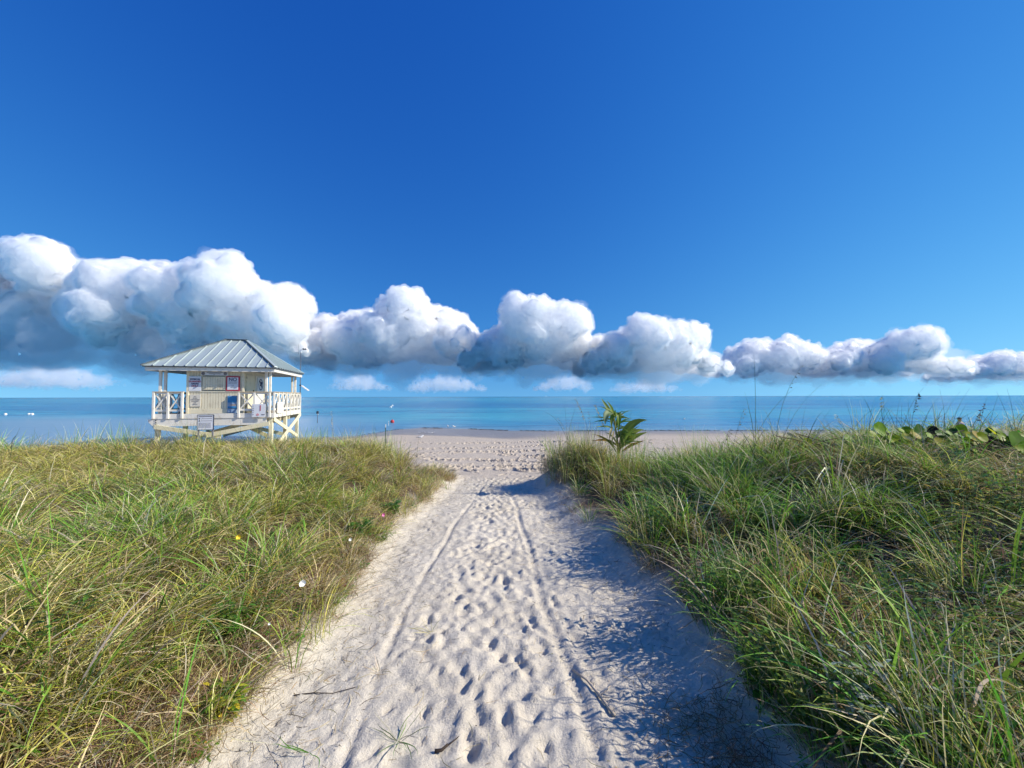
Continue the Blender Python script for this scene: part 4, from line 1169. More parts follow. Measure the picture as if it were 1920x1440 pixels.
def sea_grape(label, d0, leaves, root):
    rt = at(root[0], root[1], d0); rt.z = ground_z(rt.x, rt.y)
    e = empty('sea_grape_shrub', rt); tag(e, label, 'shrub', None)
    r = random.Random(int(root[0]))
    if len(leaves) > 5:
        x0, x1 = min(l[0] for l in leaves), max(l[0] for l in leaves)
        leaves = [(l[0], l[1], l[2] * .95, *l[3:]) for l in leaves] + [(r.uniform(x0, x1), r.uniform(806, 862), r.uniform(4.5, 9), r.choice([0, 0, 1, 1, 2, 2, 3, 4]), r.uniform(-.3, .25), r.uniform(.5, 1.2), r.uniform(.6, 2.4)) for _ in range(34)]
    for (px, py, rad_px, ci, dy, tilt, face) in leaves:
        d = d0 + dy; p = at(px, py, d); p.z = max(p.z, ground_z(p.x, p.y) + r.uniform(.11, .32)); p = p - rt
        col = LG[ci] if isinstance(ci, int) else ci
        me_ = colored_mesh('leaf', [round_leaf(r, rad_px / FPX * d, col)], M_GRAPE)
        o = link('leaf', me_, e, p)
        n = Vector((math.cos(face) * math.sin(tilt), -abs(math.sin(face)) * math.sin(tilt), math.cos(tilt)))
        o.rotation_euler = n.to_track_quat('Z', 'X').to_euler(); o.rotation_euler.rotate_axis('Z', r.uniform(0, 6.28))
        if r.random() < .6:
            bm = bmesh.new(); g = Vector((p.x * .45 + r.uniform(-.1, .1), p.y * .5, max(.05, p.z * .35)))
            add_tube(bm, [g, g.lerp(p, .5) + Vector((r.uniform(-.03, .03), 0, .03)), p - n * .006], [.007, .005, .003], 5); bm_obj('twig', bm, M_BARK, e)
    bm = bmesh.new()
    for k in range(4): add_tube(bm, [(0, 0, -.05), (r.uniform(-.3, .3), r.uniform(-.2, .2), .15), (r.uniform(-.7, .7), r.uniform(-.3, .3), .3)], [.014, .011, .006], 6)
    bm_obj('branches', bm, M_BARK, e)
    return e
DK = (.018, .012, .018)
sea_grape('sprawling sea grape shrub with round leaves, one blackish purple, on the dune crest', 5.0,
          [(1648, 806, 14, 0, 0, 1.2, 1.4), (1662, 812, 9, 0, .1, .9, 1.0), (1672, 820, 8, 1, -.1, .8, 1.2), (1692, 816, 15, (.34, .38, .34), 0, .45, .5), (1704, 811, 8, 5, .2, 1.0, 1.6),
           (1722, 826, 15, 2, -.1, 1.25, 1.3), (1745, 815, 15, DK, -.05, 1.35, 1.5), (1736, 818, 10, (.05, .05, .04), .1, .9, 2.0), (1800, 810, 13, 0, 0, 1.3, 1.6), (1786, 812, 9, 1, .15, .9, 1.2),
           (1775, 822, 10, 4, 0, .8, .9), (1760, 832, 9, 2, -.15, .9, 1.5), (1698, 832, 9, 3, -.2, 1.0, 1.7), (1715, 842, 8, 5, -.2, .9, 1.3), (1668, 832, 10, 0, -.2, 1.1, 1.2), (1680, 838, 8, 1, -.25, .9, 1.8),
           (1740, 840, 8, 0, -.3, .9, 1.2), (1756, 846, 9, 3, -.3, 1.1, 1.4), (1772, 838, 8, 2, -.2, .8, 1.0), (1650, 822, 8, 1, .1, .9, 1.5), (1632, 815, 7, 0, .1, 1, 1.7), (1712, 821, 7, 0, .1, 1, .9)], (1715, 860))
sea_grape('sea grape shrub with yellowing round leaves over dark gaps at the dune edge', 4.4,
          [(1818, 833, 13, 3, 0, 1.1, 1.4), (1830, 846, 12, 5, -.05, 1.0, 1.3), (1838, 860, 10, 0, -.1, 1.1, 1.6), (1872, 828, 8, 0, 0, 1.0, 1.3), (1884, 815, 12, 4, .1, .8, 1.2), (1866, 818, 9, 2, .1, .7, 1.4),
           (1897, 826, 13, (.20, .22, .19), .0, .35, 1.2), (1890, 838, 13, (.03, .035, .03), -.05, .5, 1.6), (1906, 850, 22, 1, -.2, 1.15, 1.5), (1918, 842, 14, 0, -.3, 1.2, 1.6), (1855, 858, 10, DK, 0, 1.2, 1.5),
           (1868, 866, 12, DK, .05, 1.2, 1.5), (1880, 872, 9, (.04, .05, .03), 0, 1.1, 1.2), (1846, 840, 8, 1, .1, .9, 1.0), (1810, 852, 8, 2, .0, 1.0, 1.9), (1802, 868, 10, (.30, .34, .28), -.1, .5, 1.0), (1826, 868, 8, 0, -.2, 1.0, 1.2)], (1865, 890))
sea_grape('single low sea grape seedling with three round yellow-green leaves in the grass', 5.2,
          [(1512, 831, 9, 3, 0, 1.2, 1.5), (1590, 838, 11, 1, -.1, .8, 1.3), (1482, 818, 9, (.06, .09, .05), 0, .6, 1.0)], (1540, 850))

# ------------------------------------------------------------------ sea oats and tall stalks standing above the grass
M_SEED = simple_mat('seed_head', (.45, .36, .22), .8, .2, .25, 20)
def stalk(name, label, group, base_px, tip, d, head, col=(.10, .13, .05), leaves=1, rad=.0022, seed=0, headcol=None):
    r = random.Random(seed + int(base_px * 7))
    tipw = at(tip[0], tip[1], d)
    x0 = (base_px - 960) / FPX * d; b = Vector((x0, d + r.uniform(-.1, .1), 0)); b.z = ground_z(b.x, b.y)
    e = empty(name, b); tag(e, label, 'grass stalk' if name != 'sea_oat' else 'sea oat', group)
    t = tipw - b
    bow = Vector((-t.x * .25, r.uniform(-.05, .05), abs(t.x) * .12))
    P = [Vector((0, 0, -.03)).lerp(t, f) + bow * (4 * f * (1 - f)) for f in (0, .2, .4, .6, .8, 1)]
    sh = []
    it = []
    bm = bmesh.new(); add_tube(bm, P, [rad * q for q in (1.2, 1.1, 1, .85, .65, .35)], 5)
    o = bm_obj('stem', bm, None, e)
    o.data.materials.append(M_STALK if col[0] < .2 else M_DRYSTALK)
    for k in range(leaves):
        f = r.uniform(.15, .55); q = Vector(P[0]).lerp(t, f) + bow * (4 * f * (1 - f))
        la = blade_arrays(r, q, r.uniform(0, 6.28), t.z * r.uniform(.35, .6), r.uniform(.15, .5), r.uniform(.5, 1.6), .006, np.array(col) * 1.3, seg=6)
        link('leaf', colored_mesh('leaf', [la], M_GRASS), e)
    if head:
        its = []
        hc = np.array(headcol or (.30, .23, .14))
        nn = {'small': 7, 'plume': 26, 'big': 16}[head]
        for k in range(nn):
            f = 1 - (.26 if head != 'plume' else .34) * k / nn
            q = Vector(P[0]).lerp(t, f) + bow * (4 * f * (1 - f))
            a = r.uniform(0, 6.28); side = Vector((math.cos(a) * .6 + (.7 if t.x > 0 else -.7), math.sin(a) * .6, r.uniform(-.8, .3)))
            L = r.uniform(.018, .034) if head != 'plume' else r.uniform(.02, .045)
            off = side.normalized() * r.uniform(.004, .03 if head == 'big' else .014)
            its.append(leaf_arrays(q + off, side, (r.uniform(-1, 1), -1, r.uniform(-1, 1)), L, L * .42, hc * r.uniform(.75, 1.3), seg=3, fold=.4))
            its.append(blade_arrays(r, q, 0, .001, 0, 0, .001, hc, seg=1))
        link('seed_head', colored_mesh('seed_head', its, M_GRASS), e)
    return e
M_STALK = simple_mat('green_stalk', (.10, .13, .05), .6, .3, .2, 8)
M_DRYSTALK = simple_mat('dry_stalk', (.40, .33, .2), .7, .2, .2, 8)
G_R = 'bare stalks on the right-hand dune crest'
stalk('grass_stalk', 'tallest upright bare green stalk on the dune crest, standing well above the horizon', None, 1413, (1415, 664), 5.2, None, leaves=2, rad=.0032)
stalk('sea_oat', 'sea oat leaning right with small seed knots along its upper stem, beside the tallest stalk', None, 1450, (1503, 688), 5.3, 'small', leaves=1, rad=.0028, headcol=(.12, .10, .08))
stalk('grass_stalk', 'long thin stalk bowing far to the right across the horizon beside the leaning sea oat', None, 1460, (1540, 722), 5.2, None, leaves=1, rad=.0022)
stalk('sea_oat', 'sea oat with a drooping brown seed cluster below the horizon left of the tallest stalk', None, 1365, (1395, 766), 5.4, 'big', leaves=1)
stalk('sea_oat', 'sea oat bent low with one pale hanging spikelet near the dune crest', None, 1335, (1368, 805), 5.6, 'big', leaves=1, col=(.3, .28, .15))
stalk('sea_oat', 'sea oat with a bushy pale straw seed head between the palm and the round-leaved shrub', None, 1655, (1655, 742), 5.4, 'big', leaves=2, headcol=(.45, .36, .2))
stalk('sea_oat', 'sea oat with a flat cream seed head hanging just above the crest', None, 1590, (1566, 778), 5.6, 'big', leaves=1, headcol=(.55, .48, .36), col=(.3, .28, .15))
stalk('sea_oat', 'sea oat with a dark ladder of spikelets rising beside the blackish leaf', None, 1706, (1722, 738), 5.5, 'plume', leaves=1, headcol=(.10, .09, .09))
stalk('sea_oat', 'sea oat with a heavy nodding grey-brown seed head over the yellow-green leaf', None, 1812, (1846, 762), 5.2, 'plume', leaves=2, headcol=(.22, .18, .17))
for k, (bx, tx, ty, dd, hd) in enumerate([(1604, 1578, 740, 5.3, None), (1622, 1640, 748, 5.4, None), (1640, 1670, 746, 5.6, None), (1690, 1732, 728, 5.5, None), (1700, 1690, 758, 5.2, None), (1735, 1758, 748, 5.5, None),
        (1772, 1762, 732, 5.1, None), (1762, 1800, 736, 5.6, None), (1778, 1818, 730, 5.4, None), (1788, 1815, 753, 5.5, None), (1845, 1872, 742, 5.2, None), (1895, 1868, 736, 4.8, None), (1908, 1888, 730, 4.7, None), (1500, 1512, 754, 5.5, None),
        (1530, 1560, 765, 5.8, None), (1560, 1540, 775, 5.9, None), (1662, 1648, 752, 5.3, None), (1676, 1690, 742, 5.6, None), (1715, 1702, 748, 5.2, None), (1748, 1780, 752, 5.7, None), (1830, 1850, 748, 5.5, None), (1610, 1600, 770, 5.8, None), (1725, 1748, 762, 5.8, None)]):
    stalk('grass_stalk', 'slender bare stalk rising with others from the crest by the round-leaved shrub', G_R, bx, (tx, ty), dd, hd, leaves=1, rad=.0019, seed=k)
G_P = 'seeding grass stalks around the palm'
for k, (bx, tx, ty, dd, hd) in enumerate([(1066, 1057, 742, 7.6, None), (1072, 1048, 785, 7.9, 'small'), (1110, 1080, 748, 7.8, 'plume'), (1112, 1104, 772, 7.7, 'small'), (1145, 1116, 760, 7.9, 'plume'), (1082, 1084, 795, 7.5, None), (1050, 1046, 800, 8.0, None), (1128, 1130, 796, 7.4, None), (1170, 1185, 766, 7.9, None)]):
    stalk('seeding_stalk', 'thin seeding grass stalk in the clump beside the young palm', G_P, bx, (tx, ty), dd, hd, leaves=2, rad=.0026, seed=50 + k, headcol=(.45, .36, .22), col=(.12, .15, .06))
G_L = 'thin stalks above the grass of the left-hand dune'
for k, (bx, tx, ty, dd, hd) in enumerate([(20, 40, 800, 6.0, None), (70, 68, 798, 8.2, None), (112, 128, 806, 8.4, None), (152, 158, 782, 8.0, None), (178, 200, 800, 8.6, None), (245, 244, 795, 8.8, None), (300, 296, 780, 8.8, None), (345, 338, 776, 8.9, None), (385, 388, 792, 8.7, None), (450, 452, 785, 8.8, None),
        (655, 660, 800, 8.9, None), (648, 646, 798, 8.9, None), (690, 704, 800, 8.9, None), (560, 565, 800, 8.7, None), (610, 600, 795, 8.7, None), (780, 786, 812, 8.8, None)]):
    stalk('dune_stalk', 'thin bare stalk poking above the low dune in front of the lifeguard tower', G_L, bx, (tx, ty), dd, hd, leaves=2, rad=.0022, seed=90 + k)
stalk('plume_grass', 'pale feathery plume grass standing above the low dune right of the tower', None, 626, (623, 770), 8.8, 'plume', leaves=1, col=(.4, .36, .25), headcol=(.62, .56, .45))

# ------------------------------------------------------------------ foreground tussocks: each broad blade its own piece
TUS = [((1640, 1330), 1.95, 17, .62, .010, 'tall green tussock of upright broad blades at the dune foot by the dry grass heap'),
       ((1790, 1400), 1.75, 12, .55, .017, 'coarse tussock of very broad folded blades beside the grey-leaved plant'),
       ((1520, 1280), 2.25, 14, .62, .008, 'loose tussock leaning over the shaded sand with one long arching straw blade'),
       ((1290, 1030), 3.95, 16, .62, .010, 'dense bright green tussock leaning over the pale cane stick'),
       ((1880, 1180), 2.5, 14, .62, .012, 'fan-shaped green tussock near the yellowing creeper'),
       ((120, 1330), 1.75, 14, .52, .009, 'yellow-green arching tussock in front of the low leafy patch'),
       ((560, 1200), 2.55, 10, .42, .007, 'small upright green tussock at the sandy edge near the white flower'),
       ((840, 890), 8.0, 8, .30, .008, 'little bright tussock at the seaward corner of the low dune'),
       ((1350, 890), 6.2, 14, .55, .010, 'pale green drooping tussock behind the palm on the dune'),
       ((1560, 960), 4.0, 14, .60, .011, 'wide green tussock below the sea grape seedling'),
       ((330, 1380), 1.75, 10, .50, .006, 'thin dark green tussock near the fallen brown leaves')]
for k, ((px, py), d, nb, hh, w_, lab) in enumerate(TUS):
    r = random.Random(300 + k)
    b = Vector(((px - 960) / FPX * d, d, 0)); b.z = ground_z(b.x, b.y)
    e = empty('grass_tussock', b); tag(e, lab, 'grass tussock', 'larger tussocks standing out of the dune grass')
    for i in range(nb):
        a = r.uniform(0, 6.28); q = .05 * r.random()
        col = pick(r, GREEN if r.random() < .8 else STRAW)
        kink = (r.uniform(.45, .7), r.uniform(.7, 1.5)) if w_ > .009 and r.random() < .3 else None
        la = blade_arrays(r, (q * math.cos(a), q * math.sin(a), -.03), a, hh * r.uniform(.8, 1.55), r.uniform(.03, .4), r.uniform(.5, 1.7), w_ * r.uniform(.7, 1.25), col * 1.1, seg=9, twist=r.uniform(-.8, .8), kink=kink, wob=.08, tipcol=col * 1.25)
        link('blade', colored_mesh('blade', [la], M_GRASS), e)

# ------------------------------------------------------------------ leafy herbs at the dune foot
HERB = [((1320, 1160), 2.95, .24, 0, 'bushy bright green herb overhanging the shaded edge of the path'),
        ((1390, 1210), 2.75, .22, 0, 'spreading green herb between the path edge and the loose tussock'),
        ((1420, 1330), 2.2, .16, 0, 'small low green herb at the shaded sand by the dry grass heap'),
        ((1530, 1400), 1.9, .2, 0, 'leafy green herb crowding the foot of the tall green tussock'),
        ((1700, 1290), 2.15, .26, 0, 'dark green herb growing behind the coarse broad-bladed tussock'),
        ((1625, 1425), 1.78, .17, 2, 'grey-green plant with thick narrow leaves at the dune foot'),
        ((1850, 1130), 2.8, .34, 1, 'yellow and green leafy creeper sprawled over the dune slope'),
        ((1900, 1060), 3.2, .3, 1, 'yellowing creeper patch higher on the dune slope'),
        ((1250, 1000), 4.3, .26, 0, 'green herb under the pale cane stick'),
        ((70, 1240), 2.1, .26, 0, 'patch of broad dark green leaves deep in the grass of the low dune'),
        ((455, 1190), 2.6, .2, 0, 'green broadleaf herb among brown grass near the white flower'),
        ((676, 1000), 4.6, .13, 0, 'bright green creeper spilling onto the sand by the pink flower'),
        ((734, 948), 5.6, .14, 0, 'bright green creeper at the far part of the low dune edge'),
        ((215, 905), 6.2, .3, 0, 'fresh green leafy patch midway across the low dune'),
        ((430, 1300), 2.1, .10, 1, 'low yellow-green herb at the sandy edge by the small tussock'),
        ((480, 860), 7.8, .3, 2, 'grey-green rounded shrublet on the low dune below the tower')]
for k, ((px, py), d, rad, ty, lab) in enumerate(HERB):
    r = random.Random(500 + k)
    b = Vector(((px - 960) / FPX * d, d, 0)); b.z = ground_z(b.x, b.y)
    e = empty('leafy_herb', b); tag(e, lab, 'plant', 'leafy herbs among the dune grass')
    stems, lv = [], []
    pal = [[(3, (.08, .19, .025)), (3, (.13, .27, .035)), (1, (.22, .32, .05))], [(3, (.20, .28, .03)), (2, (.42, .40, .04)), (1, (.60, .42, .04)), (1.5, (.11, .2, .03))], [(3, (.36, .40, .30)), (2, (.46, .49, .38)), (1, (.25, .30, .2))]][ty]
    for s_ in range(34):
        a = r.uniform(0, 6.28); h = rad * r.uniform(.4, 1.1) * (1.5 if px > 1200 else 1) + (.08 if px > 1200 else 0); q = rad * r.random() ** .5 * (1.25 if px > 1200 else 1)
        foot = Vector((q * math.cos(a) * .4, q * math.sin(a) * .4, -.02)); tip = Vector((q * math.cos(a), q * math.sin(a), h + .05))
        stems.append(ribbon([foot, foot.lerp(tip, .5), tip], [.002] * 3, 0, (.12, .14, .05), (.14, .18, .06), (0, -1, .2), 3))
        for j in range(9):
            f = .3 + .7 * j / 8; b_ = a + j * 2.4
            L = r.uniform(.03, .055) * (1.0 if ty != 2 else 1.35) * (1.3 if d > 4 else 1)
            lv.append(leaf_arrays(foot.lerp(tip, f), (math.cos(b_), math.sin(b_), r.uniform(-.1, .8)), (0, 0, 1), L, L * (.48 if ty != 2 else .3), pick(r, pal), seg=4))
    link('stems', colored_mesh('stems', stems, M_LEAF), e)
    f_ = link('foliage', colored_mesh('foliage', lv, M_LEAF), e); f_['kind'] = 'stuff'

# ------------------------------------------------------------------ flowers
def flower(label, px, py, d, rad, col, petals=5, grp=None):
    p = at(px, py, d); g = ground_z(p.x, p.y)
    e = empty('wild_flower', (p.x, p.y, g), .75); tag(e, label, 'flower', grp)
    h = p.z - g; r = random.Random(int(px))
    bm = bmesh.new(); add_tube(bm, [(0, .03, -.02), (.01, .02, h * .5), (0, 0, h)], .0018, 5); bm_obj('stem', bm, M_STALK, e)
    mt = simple_mat('petal', col, .6, .2, .04, 20)
    for k in range(petals):
        a = 2 * math.pi * k / petals
        vs, fs, cs = leaf_arrays((0, 0, 0), (math.cos(a), -.45, math.sin(a)), (0, -1, 0), rad, rad * 1.35, np.array(col), seg=5, droop=-.25, fold=.15)
        o = mesh_obj('petal', vs, fs, mt, e, True, (0, 0, h))
    return e
flower('large white funnel-shaped flower at the edge of the low dune', 571, 1086, 2.78, .029, (.82, .82, .80))
flower('small white flower higher up the edge of the low dune', 659, 1007, 3.72, .02, (.78, .78, .70))
flower('small pink flower at the edge of the low dune', 720, 962, 4.65, .026, (.70, .22, .42))
flower('single yellow flower deep in the grass of the low dune', 452, 1002, 3.1, .024, (.75, .55, .05))
flower('tiny white flower on the grass slope below the white funnel flower', 512, 1160, 2.45, .010, (.78, .78, .72))

# ------------------------------------------------------------------ things lying on the sand
def lying(name, label, cat, px, py, build, grp=None, mat=None):
    d = EYE * FPX / (py - 743.5)
    for _ in range(6):
        x = (px - 960) / FPX * d; z = ground_z(x, d); d = (EYE - z) * FPX / (py - 743.5)
    x = (px - 960) / FPX * d
    e = empty(name, (x, d, ground_z(x, d))); tag(e, label, cat, grp); build(e, x, d)
    return e
M_DRIFT = simple_mat('driftwood', (.50, .42, .32), .85, .15, .2, 14, (.22, .15, .1), .6)
M_DARKTWIG = simple_mat('dark_twig', (.06, .045, .035), .85, .15, .3, 14)
M_BROWNLEAF = leaf_mat('dead_leaf', .15, .6, var=.1)
def on_sand(x, y, dx, dy, h): return Vector((dx, dy, ground_z(x + dx, y + dy) - ground_z(x, y) + h))
def stick(pts, rad, mat, nm='shaft'):
    def f(e, x, y):
        bm = bmesh.new(); P = [on_sand(x, y, *p) for p in pts]
        add_tube(bm, P, [rad * (1 - .5 * i / len(P)) for i in range(len(P))], 7); bm_obj(nm, bm, mat, e, True)
        P2 = [P[1], P[1] + Vector((.05, .03, .015)), P[1] + Vector((.08, .07, .01))]
        bm = bmesh.new(); add_tube(bm, P2, [rad * .5, rad * .4, rad * .2], 5); bm_obj('side_twig', bm, mat, e, True)
    return f
lying('driftwood_stick', 'thin bleached driftwood stick lying on the path beside the right tyre track', 'stick', 1146, 1330, stick([(0, 0, .012), (-.05, .13, .016), (-.10, .26, .02), (-.17, .38, .016)], .009, M_DRIFT))
lying('dark_twig', 'short dark knobbed twig lying on the sand by the uprooted tuft', 'twig', 818, 1393, stick([(0, 0, .01), (.03, .012, .016), (.06, .03, .02)], .009, M_DARKTWIG))
lying('long_twig', 'long thin twig lying across the left bank of the path', 'twig', 560, 1290, stick([(0, 0, .004), (.1, .02, .006), (.22, .01, .006), (.34, .05, .004)], .003, M_DARKTWIG))
cd = 3.75
c0, c1 = at(1366, 1052, cd - .25), at(1424, 1016, cd + .25)
e = empty('cane_stick', (c0.x, c0.y, c0.z)); tag(e, 'pale jointed cane stick poking out of the grass over the shaded bank', 'stick')
bm = bmesh.new(); add_tube(bm, [(0, 0, 0), (c1 - c0) * .5 + Vector((0, 0, .01)), c1 - c0], [.009, .009, .008], 8); bm_obj('shaft', bm, M_DRIFT, e, True)
for f in (.18, .42, .68, .9):
    q = (c1 - c0) * f; dd = (c1 - c0).normalized() * .006
    bm = bmesh.new(); add_tube(bm, [q - dd, q + dd], .0108, 8); bm_obj('joint', bm, M_DRIFT, e)
def deadleaf(rad, col, tilt):
    def f(e, x, y):
        r = random.Random(int(x * 1000))
        o = link('blade', colored_mesh('blade', [round_leaf(r, rad, col, 1.1)], M_BROWNLEAF), e, (0, 0, rad * .45)); o.rotation_euler = tilt
        bm = bmesh.new(); add_tube(bm, [(-rad * .8, 0, rad * .4), (-rad * 1.3, .01, rad * .25)], .002, 5); bm_obj('leaf_stalk', bm, M_DARKTWIG, e)
    return f
lying('fallen_leaf', 'curled pinkish brown fallen leaf at the sand edge of the low dune', 'leaf', 410, 1352, deadleaf(.04, (.34, .20, .14), (1.1, .3, .5)))
lying('fallen_leaf', 'curled orange brown fallen leaf below the pinkish one at the sand edge', 'leaf', 374, 1398, deadleaf(.036, (.30, .15, .07), (.9, -.3, 1.5)))
lying('fallen_leaf', 'small red-brown fallen leaf half under the brown grass by the white flower', 'leaf', 645, 1096, deadleaf(.04, (.34, .12, .07), (.5, .2, .2)))
def tuft(n, L, pal, seed, flat=1.25, rad=.02, w_=.003):
    def f(e, x, y):
        r = random.Random(seed)
        if n > 50:                          # a matted heap: tangled stems, too many to pick apart
            its = []
            for i in range(n * 4):
                g = (r.gauss(0, rad * 1.1), r.gauss(0, rad * .8)); h = max(0, 1 - math.hypot(*g) / rad / 2) * .07 * r.random()
                its.append(blade_arrays(r, on_sand(x, y, g[0], g[1], .008 + h), r.uniform(0, 6.28), L * r.uniform(.25, .8), r.uniform(.9, 1.6), r.uniform(1.3, 2.1), .0034, pick(r, pal) * .8, seg=5, wob=.6))
            o = link('tangled_stems', colored_mesh('tangled_stems', its, M_GRASS), e); o['kind'] = 'stuff'
            return
        for i in range(n):
            a = r.uniform(0, 6.28); q = rad * r.random()
            la = blade_arrays(r, (q * math.cos(a), q * math.sin(a), .012), a, L * r.uniform(.5, 1.2), r.uniform(flat - .4, flat), r.uniform(1.4, 1.75), w_, pick(r, pal), seg=6, wob=.3)
            link('blade', colored_mesh('blade', [la], M_GRASS), e)
    return f
lying('uprooted_tuft', 'uprooted green grass tuft sprawled on the sand between the tyre tracks', 'grass tuft', 750, 1375, tuft(18, .19, GREEN[3:] + GREEN[:1], 4, w_=.004))
lying('uprooted_tuft', 'dry brown tuft on the left bank of the path below the long twig', 'grass tuft', 560, 1255, tuft(14, .13, RUST, 5))
lying('uprooted_tuft', 'straw tuft lying across the left tyre track', 'grass tuft', 716, 1250, tuft(14, .12, STRAW, 6))
lying('uprooted_tuft', 'thin greenish tuft on the trodden middle of the path', 'grass tuft', 812, 1180, tuft(12, .17, OLIVE, 7))
lying('uprooted_tuft', 'small dry tuft high on the left bank beside the brown grass fringe', 'grass tuft', 640, 1155, tuft(14, .14, RUST, 8))
lying('loose_blades', 'bundle of three long green blades lying on the lower left bank', 'grass blades', 590, 1395, tuft(4, .24, GREEN[:1], 9, 1.52, .01, .004))
lying('dry_grass_heap', 'dark heap of dead brown grass on the shaded sand at the dune foot', 'grass heap', 1320, 1350, tuft(110, .2, RUST + STRAW[1:2], 10, 1.3, .14))
lying('dry_grass_heap', 'smaller dead grass heap lower down the shaded sand', 'grass heap', 1375, 1425, tuft(80, .17, RUST + STRAW[1:2], 11, 1.3, .1))
# fine plant litter strewn over the sand
lr = random.Random(61); its = []
for _ in range(6500):
    y = .9 + 8.8 * lr.random() ** 1.3
    L_, R_ = float(path_left(np.array(y))), float(path_right(np.array(y)))
    u = lr.random()
    if u < .42: x = L_ + abs(lr.gauss(0, .38))
    elif u < .8: x = R_ - abs(lr.gauss(0, .42))
    else: x = lr.uniform(L_, R_)
    if y > 6 and u > .5: x = lr.gauss((L_ + R_) / 2 + .3, .5)
    if x < L_ or x > R_: continue
    z = ground_z(x, y) + .003
    L = .012 + .15 * lr.random() ** 2.6
    its.append(blade_arrays(lr, (x, y, z), lr.uniform(0, 6.28), L, lr.uniform(1.4, 1.57), lr.uniform(1.53, 1.66), lr.uniform(.0016, .0036), pick(lr, RUST + [(6, (.10, .07, .05)), (1.4, (.25, .22, .12))]), seg=4, wob=.5))
o = link('plant_litter', colored_mesh('plant_litter', its, M_GRASS)); tag(o, 'fine twigs and dead grass bits strewn over the sand path', 'litter', kind='stuff')
# seaweed line along the water's edge
its = []
for _ in range(2600):
    x = lr.uniform(-9.5, 34); y = float(shore(np.array(x))) - abs(lr.gauss(.12, .16))
    if float(vnoise(np.array(x * .8), np.array(3.0))) < .33: continue
    its.append(blade_arrays(lr, (x, y, ground_z(x, y) + .01), lr.uniform(0, 6.28), lr.uniform(.06, .2), lr.uniform(.9, 1.5), 1.7, .03, np.array((.045, .035, .03)) * lr.uniform(.6, 1.5), seg=3, wob=.6))
o = link('seaweed_line', colored_mesh('seaweed_line', its, M_GRASS)); tag(o, 'dark line of seaweed along the water\'s edge', 'seaweed', kind='stuff')

# ------------------------------------------------------------------ on and beyond the water
M_BUOYW = simple_mat('buoy_white', (.80, .80, .78), .4, .4, .05)
M_BUOYR = simple_mat('buoy_red', (.62, .05, .05), .4, .4, .08, dirt=(.3, .03, .03), dirt_amt=.6)
def buoy(label, px, py, dia, mat, grp=None):
    d = (EYE - SEA_Z) * FPX / (py + 2 - 743.5)
    e = empty('mooring_buoy', ((px - 960) / FPX * d, d, SEA_Z)); tag(e, label, 'buoy', grp)
    bm = bmesh.new(); bmesh.ops.create_uvsphere(bm, u_segments=18, v_segments=12, radius=dia / 2, matrix=Matrix.Translation((0, 0, dia * .3))); bm_obj('float', bm, mat, e, True)
    bm = bmesh.new(); add_tube(bm, [(0, 0, dia * .78), (0, 0, dia * .98)], dia * .09, 8); bm_obj('shackle', bm, M_STEEL, e)
buoy('round red buoy floating beyond the wet sand spit', 736, 790, .36, M_BUOYR)
for (px, py) in ((733, 762), (736, 759)):
    buoy('white buoy, one of two close together far out behind the red buoy', px, py, .5, M_BUOYW, 'white buoys off the beach')
buoy('white buoy floating alone far out to seaward of the tower railing', 12, 774, .34, M_BUOYW, 'white buoys off the beach')
for px in (56, 62):
    buoy('white buoy, one of two side by side off the open side of the tower', px, 774, .34, M_BUOYW, 'white buoys off the beach')
buoy('lone white buoy floating beyond the dune with the palm', 1282, 785, .17, M_BUOYW)
def marker(name, label, px, py_top, py_foot, parts):
    d = (EYE - SEA_Z) * FPX / (py_foot - 743.5); e = empty(name, ((px - 960) / FPX * d, d, SEA_Z)); tag(e, label, 'post')
    h = (EYE + (743.5 - py_top) / FPX * d) - SEA_Z
    parts(e, h)
def m1(e, h):
    bm = bmesh.new(); add_tube(bm, [(0, 0, -.5), (0, 0, h - .12)], .03, 8); bm_obj('pole', bm, M_STEEL, e)
    bm = bmesh.new(); add_tube(bm, [(0, 0, h - .25), (0, 0, h)], [.10, .10], 12); bm_obj('cap', bm, M_DARK, e)
    bm = bmesh.new(); add_tube(bm, [(0, 0, h - .32), (0, 0, h - .25)], [.07, .09], 12); bm_obj('collar', bm, M_BUOYW, e)
marker('channel_post', 'dark-capped marker post standing in the shallows right of the tower', 596, 770, 792, m1)
def m2(e, h):
    bm = bmesh.new(); add_tube(bm, [(0, 0, -.5), (0, 0, h)], .022, 8); bm_obj('pole', bm, M_BUOYW, e)
    bm = bmesh.new(); add_tube(bm, [(0, 0, h - .16), (0, 0, h - .1)], .026, 8); bm_obj('band', bm, M_STEEL, e)
marker('thin_stake', 'thin white stake in the shallow water beside the red buoy', 729, 789, 797, m2)
gd = 9.2
x = (723.5 - 960) / FPX * gd; gz = ground_z(x, gd)
e = empty('fence_stake', (x, gd, gz)); tag(e, 'slim green metal stake with a white tip in the grass of the low dune', 'stake')
hh = EYE + (743.5 - 795) / FPX * gd - gz
M_GSTAKE = simple_mat('green_stake', (.08, .13, .09), .5, .4, .2)
bm = bmesh.new(); add_tube(bm, [(0, 0, -.2), (0, 0, hh - .07)], .011, 8); bm_obj('pole', bm, M_GSTAKE, e)
bm = bmesh.new(); add_tube(bm, [(0, 0, hh - .07), (0, 0, hh)], .0115, 8); bm_obj('tip', bm, M_BUOYW, e)
